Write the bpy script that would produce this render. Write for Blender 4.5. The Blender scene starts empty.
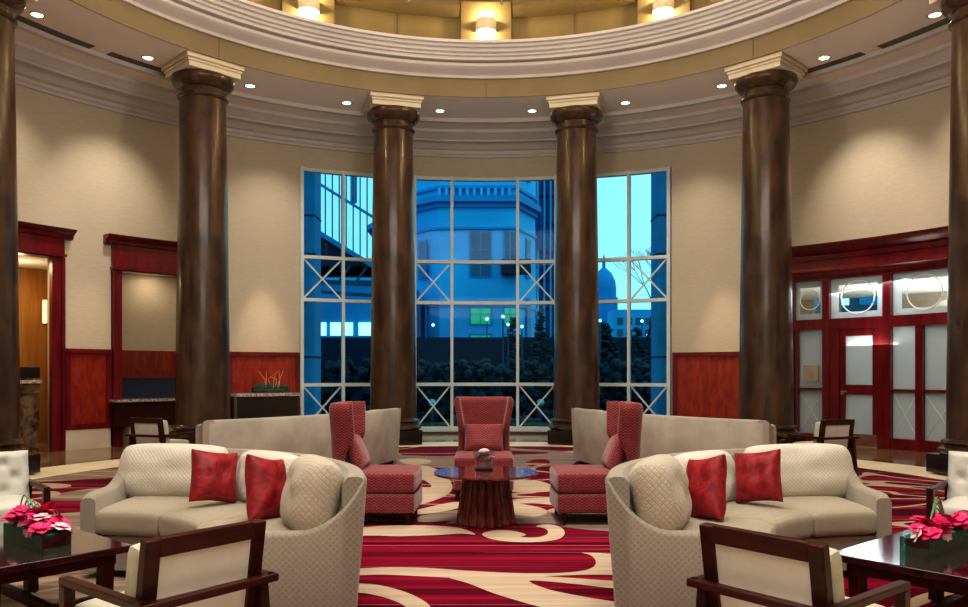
import bpy, bmesh, math, random
from mathutils import Vector, Matrix, noise
from mathutils.geometry import tessellate_polygon
random.seed(7)
COL = bpy.context.scene.collection
ZC = .0135                     # top of the carpet pile
CY = 8.83                      # centre of the rotunda
R = math.radians
def pol(r, a, z=0.0):          # a in degrees, clockwise from straight ahead
    return Vector((r*math.sin(R(a)), CY + r*math.cos(R(a)), z))

# ------------------------------------------------------------------ materials
def new_mat(name):
    m = bpy.data.materials.new(name); m.use_nodes = True
    nt = m.node_tree; return m, nt, nt.nodes['Principled BSDF']
def N(nt, t, **kw):
    n = nt.nodes.new(t)
    for k, v in kw.items():
        if k in ('operation','blend_type','data_type','wave_type','feature','bands_direction','distance'): setattr(n, k, v)
        else: n.inputs[k].default_value = v
    return n
def math_n(nt, op, a, b=None, c=None):
    n = nt.nodes.new('ShaderNodeMath'); n.operation = op
    for i, v in enumerate((a, b, c)):
        if v is None: continue
        if hasattr(v, 'is_output'): nt.links.new(v, n.inputs[i])
        else: n.inputs[i].default_value = v
    return n.outputs[0]
def mix_c(nt, f, a, b):
    n = nt.nodes.new('ShaderNodeMix'); n.data_type = 'RGBA'
    for s, v in ((n.inputs['Factor'], f), (n.inputs['A'], a), (n.inputs['B'], b)):
        if hasattr(v, 'is_output'): nt.links.new(v, s)
        else: s.default_value = v if not isinstance(v, tuple) or len(v) == 4 else (*v, 1)
    return n.outputs['Result']
def coords(nt, kind='Object', scale=(1,1,1)):
    tc = nt.nodes.new('ShaderNodeTexCoord'); mp = nt.nodes.new('ShaderNodeMapping')
    mp.inputs['Scale'].default_value = scale
    nt.links.new(tc.outputs[kind], mp.inputs[0]); return mp.outputs[0]
def noise_n(nt, vec, scale, detail=3, rough=.5, dist=0):
    n = nt.nodes.new('ShaderNodeTexNoise'); n.inputs['Scale'].default_value = scale
    n.inputs['Detail'].default_value = detail; n.inputs['Roughness'].default_value = rough
    n.inputs['Distortion'].default_value = dist; nt.links.new(vec, n.inputs['Vector']); return n.outputs['Fac']
def ramp(nt, fac, stops):
    n = nt.nodes.new('ShaderNodeValToRGB'); e = n.color_ramp.elements
    while len(e) < len(stops): e.new(.5)
    for k, (p, c) in enumerate(stops): e[k].position = p; e[k].color = (*c, 1)
    nt.links.new(fac, n.inputs[0]); return n.outputs[0]
def bump(nt, bs, h, strength=.2, dist=.01):
    n = nt.nodes.new('ShaderNodeBump'); n.inputs['Strength'].default_value = strength
    n.inputs['Distance'].default_value = dist; nt.links.new(h, n.inputs['Height']); nt.links.new(n.outputs[0], bs.inputs['Normal'])
def noisy(name, c1, c2, scale=4, stretch=(1,1,1), rough=.6, detail=4, bmp=0, spec=.5, coat=0, metal=0, dist=0, lo=.35, hi=.65):
    m, nt, b = new_mat(name)
    f = noise_n(nt, coords(nt, 'Object', stretch), scale, detail, .55, dist)
    nt.links.new(ramp(nt, f, [(lo, c1), (hi, c2)]), b.inputs['Base Color'])
    b.inputs['Roughness'].default_value = rough; b.inputs['Specular IOR Level'].default_value = spec
    b.inputs['Coat Weight'].default_value = coat; b.inputs['Metallic'].default_value = metal
    b.inputs['Coat Roughness'].default_value = .08
    if bmp: bump(nt, b, f, bmp)
    return m
def quilt(name, base, line, k=14, w=.09, rough=.85, bmp=.5, wrinkle=True):
    m, nt, b = new_mat(name)
    tc = nt.nodes.new('ShaderNodeTexCoord'); sp = nt.nodes.new('ShaderNodeSeparateXYZ'); nt.links.new(tc.outputs['UV'], sp.inputs[0])
    u, v = sp.outputs[0], sp.outputs[1]
    a = math_n(nt, 'MULTIPLY', math_n(nt, 'ADD', u, v), k); c = math_n(nt, 'MULTIPLY', math_n(nt, 'SUBTRACT', u, v), k)
    pa = math_n(nt, 'PINGPONG', a, .5); pc = math_n(nt, 'PINGPONG', c, .5)
    mn = math_n(nt, 'MINIMUM', pa, pc)
    msk = math_n(nt, 'SMOOTH_MIN', math_n(nt, 'DIVIDE', mn, w*2), 1.0, .3)
    col = mix_c(nt, msk, line, base)
    nz = noise_n(nt, coords(nt, 'Object'), 60, 2)
    col = mix_c(nt, math_n(nt, 'MULTIPLY', nz, .35), col, tuple(x*.55 for x in base))
    nt.links.new(col, b.inputs['Base Color'])
    b.inputs['Roughness'].default_value = rough; b.inputs['Specular IOR Level'].default_value = .25
    b.inputs['Sheen Weight'].default_value = .2
    h = math_n(nt, 'ADD', msk, math_n(nt, 'MULTIPLY', noise_n(nt, coords(nt, 'Object'), 7, 3, .5, 1.0), 2.5 if wrinkle else .2))
    bump(nt, b, h, bmp, .01); return m
def herring(name, c1, c2):
    m, nt, b = new_mat(name)
    tc = nt.nodes.new('ShaderNodeTexCoord'); sp = nt.nodes.new('ShaderNodeSeparateXYZ'); nt.links.new(tc.outputs['UV'], sp.inputs[0])
    tri = math_n(nt, 'PINGPONG', sp.outputs[0], .021)
    s = math_n(nt, 'SINE', math_n(nt, 'MULTIPLY', math_n(nt, 'ADD', sp.outputs[1], tri), 2*math.pi/.026))
    s = math_n(nt, 'MULTIPLY_ADD', s, .5, .5)
    nz = noise_n(nt, coords(nt, 'Object'), 35, 2)
    s2 = math_n(nt, 'MULTIPLY', s, math_n(nt, 'MULTIPLY_ADD', nz, 1.0, .4))
    nt.links.new(mix_c(nt, s2, c1, c2), b.inputs['Base Color'])
    b.inputs['Roughness'].default_value = .6; b.inputs['Sheen Weight'].default_value = .3; b.inputs['Specular IOR Level'].default_value = .35
    bump(nt, b, s, .35, .004); return m
def emis(name, c, s):
    m, nt, b = new_mat(name)
    nz = noise_n(nt, coords(nt), 3, 1)
    nt.links.new(mix_c(nt, nz, tuple(x*.85 for x in c), c), b.inputs['Emission Color'])
    b.inputs['Base Color'].default_value = (*c, 1); b.inputs['Emission Strength'].default_value = s; return m

M = {}
M['wall'] = noisy('linen_wallcovering', (.455,.385,.29), (.49,.415,.315), 7, (1,1,5), .8, bmp=.015)
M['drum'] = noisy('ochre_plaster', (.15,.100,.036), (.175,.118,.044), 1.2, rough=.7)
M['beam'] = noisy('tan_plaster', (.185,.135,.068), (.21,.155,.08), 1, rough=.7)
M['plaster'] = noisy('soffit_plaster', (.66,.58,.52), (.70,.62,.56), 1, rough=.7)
M['mould'] = noisy('painted_moulding', (.46,.41,.39), (.51,.46,.43), 1, rough=.5)
M['abacus'] = noisy('cream_paint', (.50,.42,.29), (.54,.46,.33), 2, rough=.5)
M['vent'] = noisy('vent_grey', (.06,.045,.035), (.09,.07,.05), 3, (1,1,1), .6)
M['bronze'] = noisy('bronze_leather', (.030,.014,.008), (.085,.045,.024), 5, (1,1,.35), .30, 6, .12, .6, coat=.25, dist=.6)
M['capital'] = noisy('dark_bronze', (.035,.018,.010), (.075,.04,.022), 5, rough=.25, coat=.3)
M['plinth'] = noisy('black_stone', (.008,.007,.007), (.02,.016,.014), 6, rough=.15, coat=.4)
M['mahog'] = noisy('mahogany', (.085,.003,.007), (.16,.009,.013), 3, (3,3,.5), .30, 4, coat=.2)
M['panel'] = noisy('cherry_veneer', (.17,.008,.006), (.27,.030,.012), 4, (3,3,.8), .35, 5, coat=.2, dist=.5)
M['tanwood'] = noisy('oak_panel', (.30,.13,.030), (.40,.19,.05), 3, (4,4,.4), .4, 4)
M['darkwood'] = noisy('walnut', (.022,.004,.003), (.052,.009,.005), 6, (1,5,5), .38, 4, spec=.28)
M['tabletop'] = noisy('espresso_lacquer', (.016,.006,.009), (.03,.010,.012), 4, (1,6,1), .07, 3, coat=.8)
M['redwood'] = noisy('rosewood', (.05,.007,.006), (.15,.022,.014), 8, (4,4,.4), .16, 4, coat=.6)
M['cream_skirt'] = noisy('cream_stone', (.50,.42,.33), (.58,.49,.40), 2, rough=.2)
M['emperador'] = noisy('brown_marble', (.045,.028,.015), (.24,.165,.095), 5, rough=.12, detail=9, dist=.6, coat=.3, lo=.38, hi=.72)
M['stonetop'] = noisy('speckled_granite', (.10,.08,.06), (.62,.55,.48), 30, rough=.12)
M['winframe'] = noisy('window_paint', (.50,.56,.56), (.58,.64,.63), 2, rough=.45)
M['black'] = noisy('black_plastic', (.008,.009,.012), (.016,.018,.022), 4, rough=.3)
M['navy'] = noisy('navy_glass', (.012,.018,.045), (.02,.03,.065), 1, rough=.15)
M['steel'] = noisy('brushed_steel', (.55,.50,.42), (.7,.64,.55), 20, (1,1,8), .3, metal=.9)
M['plate'] = noisy('beige_plate', (.36,.28,.20), (.42,.33,.24), 5, rough=.4)
M['quilt'] = quilt('cream_quilted', (.50,.44,.35), (.41,.355,.275), 26, .08, bmp=.35)
M['trellis'] = quilt('trellis_upholstery', (.285,.25,.20), (.37,.33,.265), 27, .10, bmp=.12, wrinkle=False)
M['ivory'] = quilt('ivory_quilted', (.68,.63,.55), (.55,.50,.42), 34, .10, bmp=.3)
M['seatfab'] = quilt('beige_seat', (.36,.315,.235), (.31,.27,.20), 30, .08, bmp=.2)
M['linen'] = noisy('grey_linen', (.40,.36,.29), (.46,.41,.34), 14, rough=.85)
M['backpanel'] = noisy('pearl_fabric', (.68,.66,.63), (.74,.72,.69), 10, rough=.7)
M['sage'] = noisy('sage_fabric', (.42,.41,.31), (.50,.48,.37), 16, rough=.8)
M['pearl'] = noisy('pearl_leather', (.52,.51,.46), (.58,.57,.52), 6, rough=.45)
M['rear'] = noisy('taupe_velvet', (.33,.30,.25), (.43,.39,.33), 3, (1,1,1), .75, 5)
M['wing'] = herring('red_herringbone', (.05,.002,.006), (.35,.052,.055))
M['redpil'] = noisy('red_damask', (.15,.002,.008), (.34,.009,.018), 9, rough=.55, detail=3, bmp=.2, dist=2.5)
M['moss'] = noisy('moss', (.01,.08,.06), (.03,.18,.11), 40, rough=.8, bmp=.5)
M['pink'] = noisy('orchid_pink', (.55,.003,.09), (.82,.03,.19), 20, rough=.5)
M['palepink'] = noisy('orchid_pale', (.85,.35,.45), (.95,.65,.70), 20, rough=.5)
M['leaf'] = noisy('leaf_green', (.05,.16,.06), (.16,.30,.14), 12, rough=.45)
M['twig'] = noisy('coral_twig', (.7,.25,.12), (.85,.45,.25), 12, rough=.5)
M['shade'] = noisy('bronze_shade', (.55,.45,.30), (.62,.52,.36), 5, rough=.4)
M['lens'] = emis('lamp_lens', (1,.88,.68), 14)
M['strip'] = emis('strip_glow', (1,.62,.22), 3)
M['paleceil'] = noisy('pale_ceiling', (.75,.72,.66), (.8,.77,.72), 2, rough=.7)
M['vest'] = noisy('vestibule_wall', (.30,.23,.16), (.36,.28,.20), 1, rough=.7)
# exterior: the blue dusk tint is put into these base colours
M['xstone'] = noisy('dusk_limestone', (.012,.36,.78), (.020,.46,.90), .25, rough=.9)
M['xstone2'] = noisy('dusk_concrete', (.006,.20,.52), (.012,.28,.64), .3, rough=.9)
M['xdark'] = noisy('dusk_dark_blue', (.002,.015,.05), (.004,.028,.08), .5, rough=.9)  # dark blue of the garden wall, bridge soffit, trunks and joints
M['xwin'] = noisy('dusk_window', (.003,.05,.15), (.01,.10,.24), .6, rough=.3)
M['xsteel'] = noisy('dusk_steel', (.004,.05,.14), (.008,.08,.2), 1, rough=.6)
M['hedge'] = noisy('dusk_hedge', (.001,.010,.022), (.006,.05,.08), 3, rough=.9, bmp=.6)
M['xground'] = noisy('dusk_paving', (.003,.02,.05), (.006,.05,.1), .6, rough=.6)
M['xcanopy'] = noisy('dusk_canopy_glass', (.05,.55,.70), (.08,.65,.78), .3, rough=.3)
M['glow'] = emis('shop_glow', (.55,1,.85), 1.6)
M['greenglow'] = emis('green_window_glow', (.02,.42,.20), .5)
M['lampglow'] = emis('lamp_glow', (.6,1,.95), 2.2)

def glass(name, tint, refl=.06, rough=0.0):
    m = bpy.data.materials.new(name); m.use_nodes = True; nt = m.node_tree; nt.nodes.clear()
    o = nt.nodes.new('ShaderNodeOutputMaterial'); t = nt.nodes.new('ShaderNodeBsdfTransparent'); g = nt.nodes.new('ShaderNodeBsdfGlossy')
    x = nt.nodes.new('ShaderNodeMixShader'); nz = noise_n(nt, coords(nt), .7, 1)
    nt.links.new(mix_c(nt, nz, tint, tuple(min(1, c*1.06) for c in tint)), t.inputs[0])
    g.inputs['Roughness'].default_value = rough; g.inputs['Color'].default_value = (.8,.9,1,1)
    x.inputs[0].default_value = refl; nt.links.new(t.outputs[0], x.inputs[1]); nt.links.new(g.outputs[0], x.inputs[2])
    nt.links.new(x.outputs[0], o.inputs[0]); return m
M['glass'] = glass('window_glass', (.72,.95,1.0), .006)
M['tealglass'] = glass('teal_glass', (.25,.55,.50), .15)
M['clear'] = glass('clear_glass', (.85,.92,.92), .12)
def frosted():
    m = bpy.data.materials.new('frosted_glass'); m.use_nodes = True; nt = m.node_tree; nt.nodes.clear()
    o = nt.nodes.new('ShaderNodeOutputMaterial'); d = nt.nodes.new('ShaderNodeBsdfDiffuse'); t = nt.nodes.new('ShaderNodeBsdfTranslucent')
    g = nt.nodes.new('ShaderNodeBsdfGlossy'); g.inputs['Roughness'].default_value = .25
    nz = noise_n(nt, coords(nt), 1.0, 2); c = mix_c(nt, nz, (.48,.55,.58), (.60,.66,.68))
    nt.links.new(c, d.inputs[0]); nt.links.new(c, t.inputs[0])
    x = nt.nodes.new('ShaderNodeMixShader'); x.inputs[0].default_value = .5
    nt.links.new(d.outputs[0], x.inputs[1]); nt.links.new(t.outputs[0], x.inputs[2])
    y = nt.nodes.new('ShaderNodeMixShader'); y.inputs[0].default_value = .05
    nt.links.new(x.outputs[0], y.inputs[1]); nt.links.new(g.outputs[0], y.inputs[2]); nt.links.new(y.outputs[0], o.inputs[0]); return m
M['frost'] = frosted()

def floor_mat():
    m, nt, b = new_mat('rotunda_floor')
    tc = nt.nodes.new('ShaderNodeTexCoord')
    vm = nt.nodes.new('ShaderNodeVectorMath'); vm.operation = 'DISTANCE'; nt.links.new(tc.outputs['Object'], vm.inputs[0])
    vm.inputs[1].default_value = (0, CY, 0)
    r = vm.outputs['Value']
    f = noise_n(nt, coords(nt), 2.2, 8, .6, 1.5)
    brown = ramp(nt, f, [(.35, (.09,.05,.028)), (.52, (.20,.125,.07)), (.7, (.36,.26,.16))])
    f2 = noise_n(nt, coords(nt), 1.5, 5, .5, .8)
    cream = ramp(nt, f2, [(.3, (.60,.50,.33)), (.7, (.72,.63,.45))])
    ring = math_n(nt, 'LESS_THAN', r, 7.05)
    dark = math_n(nt, 'MULTIPLY', math_n(nt, 'GREATER_THAN', r, 7.05), math_n(nt, 'LESS_THAN', r, 7.3))
    c = mix_c(nt, ring, brown, cream); c = mix_c(nt, dark, c, (.10,.06,.035))
    nt.links.new(c, b.inputs['Base Color']); nt.links.new(math_n(nt, 'MULTIPLY_ADD', ring, .45, .13), b.inputs['Roughness'])
    nt.links.new(math_n(nt, 'MULTIPLY_ADD', ring, -.35, .45), b.inputs['Specular IOR Level'])
    return m
M['floor'] = floor_mat()

def carpet_mat():
    m, nt, b = new_mat('carpet_red')
    st = noise_n(nt, coords(nt, 'Object', (.08, 6.5, 1)), 1.0, 4, .65)
    red = ramp(nt, st, [(.36, (.020,.001,.006)), (.45, (.075,.001,.010)), (.53, (.17,.003,.020)), (.62, (.24,.006,.028)), (.72, (.36,.03,.06))])
    thin = noise_n(nt, coords(nt, 'Object', (.05, 16, 1)), 1.0, 2, .5)
    red = mix_c(nt, math_n(nt, 'GREATER_THAN', thin, .66), red, (.42,.12,.14))
    red = mix_c(nt, math_n(nt, 'LESS_THAN', thin, .33), red, (.035,.003,.02))
    # swirling cream and taupe ribbons away from the drawn swirls
    sw = noise_n(nt, coords(nt, 'Object', (.22, .42, 1)), 1.0, 1, .4, 2.0)
    band = math_n(nt, 'LESS_THAN', math_n(nt, 'ABSOLUTE', math_n(nt, 'SUBTRACT', sw, .47)), .015)
    tp = noise_n(nt, coords(nt, 'Object', (.22, .50, 1)), 1.1, 1, .4, 1.8)
    taupe = math_n(nt, 'GREATER_THAN', tp, .59)
    tc = nt.nodes.new('ShaderNodeTexCoord'); sp = nt.nodes.new('ShaderNodeSeparateXYZ'); nt.links.new(tc.outputs['Object'], sp.inputs[0])
    y = sp.outputs[1]; x = math_n(nt, 'ABSOLUTE', sp.outputs[0])
    far = math_n(nt, 'MAXIMUM', math_n(nt, 'GREATER_THAN', y, 7.35), math_n(nt, 'GREATER_THAN', x, 1.9))
    tst = noise_n(nt, coords(nt, 'Object', (.1, 9, 1)), 1.0, 3, .5)
    tcol = ramp(nt, tst, [(.35, (.19,.13,.10)), (.6, (.34,.26,.20))])
    c = mix_c(nt, math_n(nt, 'MULTIPLY', taupe, far), red, tcol)
    c = mix_c(nt, math_n(nt, 'MULTIPLY', band, far), c, (.42,.31,.21))
    nt.links.new(c, b.inputs['Base Color']); b.inputs['Roughness'].default_value = .95; b.inputs['Specular IOR Level'].default_value = .1
    bump(nt, b, noise_n(nt, coords(nt), 220, 2), .3, .004); return m
M['carpet'] = carpet_mat()
M['carpet_cream'] = noisy('carpet_cream', (.37,.28,.20), (.48,.38,.28), 1.0, (.3,14,1), .95, spec=.1)
M['carpet_taupe'] = noisy('carpet_taupe', (.16,.115,.10), (.28,.21,.17), 1.0, (.2,10,1), .95, spec=.1)

# ------------------------------------------------------------------ mesh builder
class MB:
    def __init__(s): s.bm = bmesh.new(); s.uv = s.bm.loops.layers.uv.new('UVMap'); s.mode = 'box'
    def face(s, vs, mi=0):
        try:
            f = s.bm.faces.new(vs); f.material_index = mi; return f
        except ValueError: return None
    def box(s, c, d, mat=None, rz=0):
        x, y, z = d[0]/2, d[1]/2, d[2]/2
        T = Matrix.Translation(Vector(c)) @ Matrix.Rotation(R(rz), 4, 'Z')
        if mat is not None: T = mat @ T
        v = [s.bm.verts.new(T @ Vector((i*x, j*y, k*z))) for i in (-1,1) for j in (-1,1) for k in (-1,1)]
        for q in ((0,1,3,2),(4,6,7,5),(0,4,5,1),(2,3,7,6),(0,2,6,4),(1,5,7,3)): s.face([v[i] for i in q])
        return s
    def bar(s, a, b, w, h=None, up=(0,0,1)):
        a, b = Vector(a), Vector(b); h = h or w; d = (b-a).normalized(); up = Vector(up)
        if abs(d.dot(up)) > .98: up = Vector((0,1,0))
        sx = d.cross(up).normalized()*w/2; sy = sx.cross(d).normalized()*h/2
        v = [s.bm.verts.new(p + i*sx + j*sy) for p in (a, b) for i, j in ((-1,-1),(1,-1),(1,1),(-1,1))]
        for q in ((3,2,1,0),(4,5,6,7),(0,1,5,4),(1,2,6,5),(2,3,7,6),(3,0,4,7)): s.face([v[i] for i in q])
        return s
    def tube(s, pts, r, n=8, r2=None):
        pts = [Vector(p) for p in pts]; rings = []
        for i, p in enumerate(pts):
            d = (pts[min(i+1, len(pts)-1)] - pts[max(i-1, 0)]).normalized()
            a = d.cross(Vector((0,0,1)) if abs(d.z) < .9 else Vector((1,0,0))).normalized(); b = d.cross(a)
            t = i/(len(pts)-1); rr = r + ((r2 if r2 is not None else r) - r)*t
            rings.append([s.bm.verts.new(p + rr*(math.cos(2*math.pi*k/n)*a + math.sin(2*math.pi*k/n)*b)) for k in range(n)])
        for i in range(len(rings)-1):
            for k in range(n): s.face([rings[i][k], rings[i][(k+1)%n], rings[i+1][(k+1)%n], rings[i+1][k]])
        s.face(rings[0][::-1]); s.face(rings[-1]); return s
    def lathe(s, prof, n=48, c=(0,0,0), a0=0, a1=360, close=True):
        full = abs(a1-a0) >= 360; m = n if full else n+1; rings = []
        for r, z in prof:
            if r < 1e-6: rings.append([s.bm.verts.new(Vector(c)+Vector((0,0,z)))]); continue
            rings.append([s.bm.verts.new(Vector(c)+Vector((r*math.cos(R(a0+(a1-a0)*k/n)), r*math.sin(R(a0+(a1-a0)*k/n)), z))) for k in range(m)])
        for i in range(len(rings)-1):
            A, B = rings[i], rings[i+1]
            for k in range(n):
                k2 = (k+1) % m
                if len(A) == 1 and len(B) == 1: continue
                if len(A) == 1: s.face([A[0], B[k2], B[k]])
                elif len(B) == 1: s.face([A[k], A[k2], B[0]])
                else: s.face([A[k], A[k2], B[k2], B[k]])
        return s
    def arc(s, prof, a0, a1, step=2.0, caps=True, cy=CY):       # closed (r,z) profile swept round the rotunda
        full = abs(a1-a0) >= 360; n = max(1, int(math.ceil(abs(a1-a0)/step))); rings = []
        for k in range(n if full else n+1):
            a = R(a0+(a1-a0)*k/n)
            rings.append([s.bm.verts.new((r*math.sin(a), cy + r*math.cos(a), z)) for r, z in prof])
        L = len(prof)
        for k in range(n):
            A, B = rings[k], rings[(k+1) % len(rings)]
            for i in range(L): s.face([A[i], A[(i+1)%L], B[(i+1)%L], B[i]])
        if caps and not full: s.face(rings[0][::-1]); s.face(rings[-1])
        return s
    def abox(s, r0, r1, a0, a1, z0, z1, step=2.0):
        return s.arc([(r0,z0),(r1,z0),(r1,z1),(r0,z1)], a0, a1, step)
    def rbox(s, h, r, n=8, puff=0, fn=None, sides=0, pw=4):    # rounded, puffed box
        hx, hy, hz = h; bm2 = bmesh.new(); bmesh.ops.create_cube(bm2, size=2)
        bmesh.ops.subdivide_edges(bm2, edges=bm2.edges[:], cuts=n, use_grid_fill=True)
        m = {}
        for v in bm2.verts:
            p = v.co; q = []
            for c, hh in zip(p, (hx,hy,hz)):
                t = math.copysign(abs(c)**.75, c) if n > 4 else c
                q.append(t*hh)
            q = Vector(q); inn = Vector([max(-(hh-r), min(hh-r, c)) for c, hh in zip(q, (hx,hy,hz))])
            d = q - inn
            if d.length > 1e-9: q = inn + d.normalized()*min(r, max(r*.0+d.length, r if max(abs(p.x),abs(p.y),abs(p.z))>.999 else d.length))
            u, w, t = q.x/hx, q.y/hy, q.z/hz
            q.z += math.copysign(puff, q.z)*max(0,1-abs(u)**pw)*max(0,1-abs(w)**pw) * (1 if abs(t) > .5 else abs(t)*2)
            if sides: q.y += sides*w*max(0,1-abs(u)**4)*(1-t*t)
            m[v] = s.bm.verts.new(fn(q) if fn else q)
        uvmap = {}
        for f in bm2.faces:
            nf = s.face([m[v] for v in f.verts])
        bm2.free(); return s
    def pillow(s, w, h, t, mat=None, n=14, pinch=.07, wob=0, seed=0, rnd=0):
        T = mat or Matrix()
        g = {}
        for side in (1, -1):
            for i in range(n+1):
                for j in range(n+1):
                    if side == -1 and (i in (0,n) or j in (0,n)): g[(side,i,j)] = g[(1,i,j)]; continue
                    u = math.sin((2*i/n-1)*math.pi/2); v = math.sin((2*j/n-1)*math.pi/2)
                    x = w/2*u*(1-pinch*(1-v*v)); y = h/2*v*(1-pinch*(1-u*u)); cr = 1-rnd*(u*u*v*v)**1.5; x *= cr; y *= cr
                    th = t/2*((1-u**4)*(1-v**4))**.55 + .006
                    if wob: th += wob*noise.noise(Vector((u*2+seed, v*2, side)))*(1-u*u)*(1-v*v)*2
                    g[(side,i,j)] = s.bm.verts.new(T @ Vector((x, side*th if not(i in (0,n) or j in (0,n)) else 0, y)))
        for side in (1,-1):
            for i in range(n):
                for j in range(n):
                    q = [g[(side,i,j)], g[(side,i+1,j)], g[(side,i+1,j+1)], g[(side,i,j+1)]]
                    s.face(q if side == -1 else q[::-1])
        return s
    def do_uv(s):
        s.bm.normal_update()
        for f in s.bm.faces:
            n = f.normal
            for l in f.loops:
                p = l.vert.co
                if s.mode == 'arc':
                    if abs(n.z) > .7: uv = (p.x, p.y)
                    else:
                        rr = Vector((p.x, p.y)); th = math.atan2(p.y, p.x)
                        rad = abs(Vector((n.x,n.y)).normalized().dot(rr.normalized())) if rr.length > 1e-6 and (abs(n.x)+abs(n.y)) > 1e-6 else 0
                        uv = (th*s.arc_r, p.z) if rad > .7 else (rr.length, p.z)
                else:
                    ax, ay, az = abs(n.x), abs(n.y), abs(n.z)
                    uv = (p.x, p.y) if az >= ax and az >= ay else ((p.y, p.z) if ax > ay else (p.x, p.z))
                l[s.uv].uv = uv
    def build(s, name, mats, parent=None, sharp=38, bevel=0, subsurf=0, weld=False):
        bm = s.bm
        if weld: bmesh.ops.remove_doubles(bm, verts=bm.verts, dist=1e-5)
        bmesh.ops.recalc_face_normals(bm, faces=bm.faces[:])
        s.do_uv()
        for f in bm.faces: f.smooth = True
        for e in bm.edges:
            if len(e.link_faces) != 2 or e.calc_face_angle(0) > R(sharp): e.smooth = False
        me = bpy.data.meshes.new(name); bm.to_mesh(me); bm.free()
        if not isinstance(mats, (list, tuple)): mats = [mats]
        for m in mats: me.materials.append(m)
        o = bpy.data.objects.new(name, me); COL.objects.link(o)
        if parent: o.parent = parent
        if bevel:
            b = o.modifiers.new('Bevel', 'BEVEL'); b.width = bevel; b.segments = 2; b.limit_method = 'ANGLE'; b.angle_limit = R(40)
            b.harden_normals = False
        if subsurf:
            b = o.modifiers.new('Sub', 'SUBSURF'); b.levels = subsurf; b.render_levels = subsurf
        return o
def tag(o, label=None, cat=None, group=None, kind=None):
    if label: o['label'] = label
    if cat: o['category'] = cat
    if group: o['group'] = group
    if kind: o['kind'] = kind
    return o
def thing(name, label, cat, loc=(0,0,0), rz=0, group=None, kind=None):
    o = bpy.data.objects.new(name, None); COL.objects.link(o); o.location = loc; o.rotation_euler = (0,0,R(rz))
    o.empty_display_size = .2
    return tag(o, label, cat, group, kind)
def struct(name, mb, m, label, cat='', parent=None, **kw):
    o = mb.build(name, m, parent, **kw)
    if not parent: tag(o, label, cat or name.split('_')[0], kind='structure')
    return o
def dup(root, loc, rz, label, group=None):
    def cp(o, par):
        c = o.copy(); COL.objects.link(c); c.parent = par
        for ch in [x for x in bpy.data.objects if x.parent == o and x != c]: cp(ch, c)
        return c
    kids = [x for x in bpy.data.objects if x.parent == root]
    r = root.copy(); COL.objects.link(r); r.location = loc; r.rotation_euler = (0,0,R(rz)); r['label'] = label
    if group: r['group'] = group
    for k in kids: cp(k, r)
    return r

# ------------------------------------------------------------------ room shell
RW = 9.2
mb = MB(); mb.lathe([(0,0),(13.2,0),(13.2,-.1),(0,-.1)], 96, (0,CY,0)); struct('floor', mb, M['floor'], 'polished brown marble floor with a cream stone ring around the carpet')
# walls
ZT = 6.75
def wall(name, label, pieces):
    mb = MB()
    for a0, a1, z0, z1 in pieces: mb.abox(RW, RW+.28, a0, a1, z0, z1)
    return struct(name, mb, M['wall'], label, 'wall')
WIN = 25.9
wall('wall_back', 'cream wall strip above the tall curved window', [(-WIN, WIN, 5.84, ZT), (-WIN, WIN, 0, .07)])
wall('wall_left', 'cream linen wall with the reception opening and desk niche', [(-WIN, -36.6, 0, ZT), (-48.7, -36.6, 3.37, ZT), (-55.9, -48.7, 0, ZT), (-69, -55.9, 3.5, ZT), (-110, -69, 0, ZT)][::-1])
wall('wall_right', 'cream linen wall above the glazed entrance', [(WIN, 41.2, 0, ZT), (41.2, 67.5, 3.3, ZT), (67.5, 110, 0, ZT)])
wall('wall_front', 'cream wall behind the viewer closing the rotunda', [(110, 250, 0, ZT)])
# soffit (outer ceiling ring) and mouldings
mb = MB(); mb.arc([(6.405,6.695),(7.72,6.695),(7.72,6.95),(6.405,6.95)], 0, 360, 3)
mb.arc([(7.72,6.66),(9.5,6.66),(9.5,6.95),(7.72,6.95)], 0, 360, 3)
struct('ceiling', mb, M['plaster'], 'flat ring shaped plaster ceiling over the columns')
mb = MB(); mb.arc([(7.68,6.62),(7.80,6.62),(7.80,6.665),(7.74,6.69),(7.68,6.705)], 0, 360, 3)
struct('trim_1', mb, M['mould'], 'thin round moulding at the outer rim of the ceiling ring', 'moulding')
mb = MB(); mb.arc([(8.30,6.66),(8.32,6.60),(8.46,6.58),(8.50,6.55),(8.60,6.52),(8.62,6.49),(8.70,6.49),(8.74,6.53),(8.84,6.53),(8.92,6.50),(8.98,6.45),(9.02,6.42),(9.10,6.42),(9.11,6.36),(9.15,6.33),(9.15,6.28),(9.2,6.28),(9.3,6.28),(9.3,6.7),(8.3,6.7)], 0, 360, 3)
struct('trim_2', mb, M['mould'], 'stepped cream cornice where the wall meets the ceiling', 'cornice')
# ring beam + inner cornice
mb = MB(); mb.arc([(6.38,6.692),(6.404,6.692),(6.404,7.5),(6.38,7.06)], 0, 360, 3)
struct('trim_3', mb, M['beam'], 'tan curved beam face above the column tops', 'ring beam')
mb = MB()
for k in range(24):
    a = k*15
    if k % 3 == 0: mb.abox(6.374, 6.39, a-.05+.0, a+.05, 6.70, 7.06, 1)
struct('trim_4', mb, M['vent'], 'fine vertical joints on the tan curved beam face', 'joint')
mb = MB(); mb.arc([(6.42,7.04),(6.34,7.04),(6.33,7.09),(6.27,7.13),(6.20,7.15),(6.14,7.20),(6.13,7.25),(6.19,7.26),(6.19,7.275),(6.06,7.28),(6.05,7.33),(6.01,7.345),(6.01,7.385),(5.96,7.40),(5.95,7.45),(5.90,7.465),(5.89,7.51),(5.84,7.52),(5.84,7.57),(6.7,7.57),(6.7,7.04)], 0, 360, 2.5)
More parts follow.
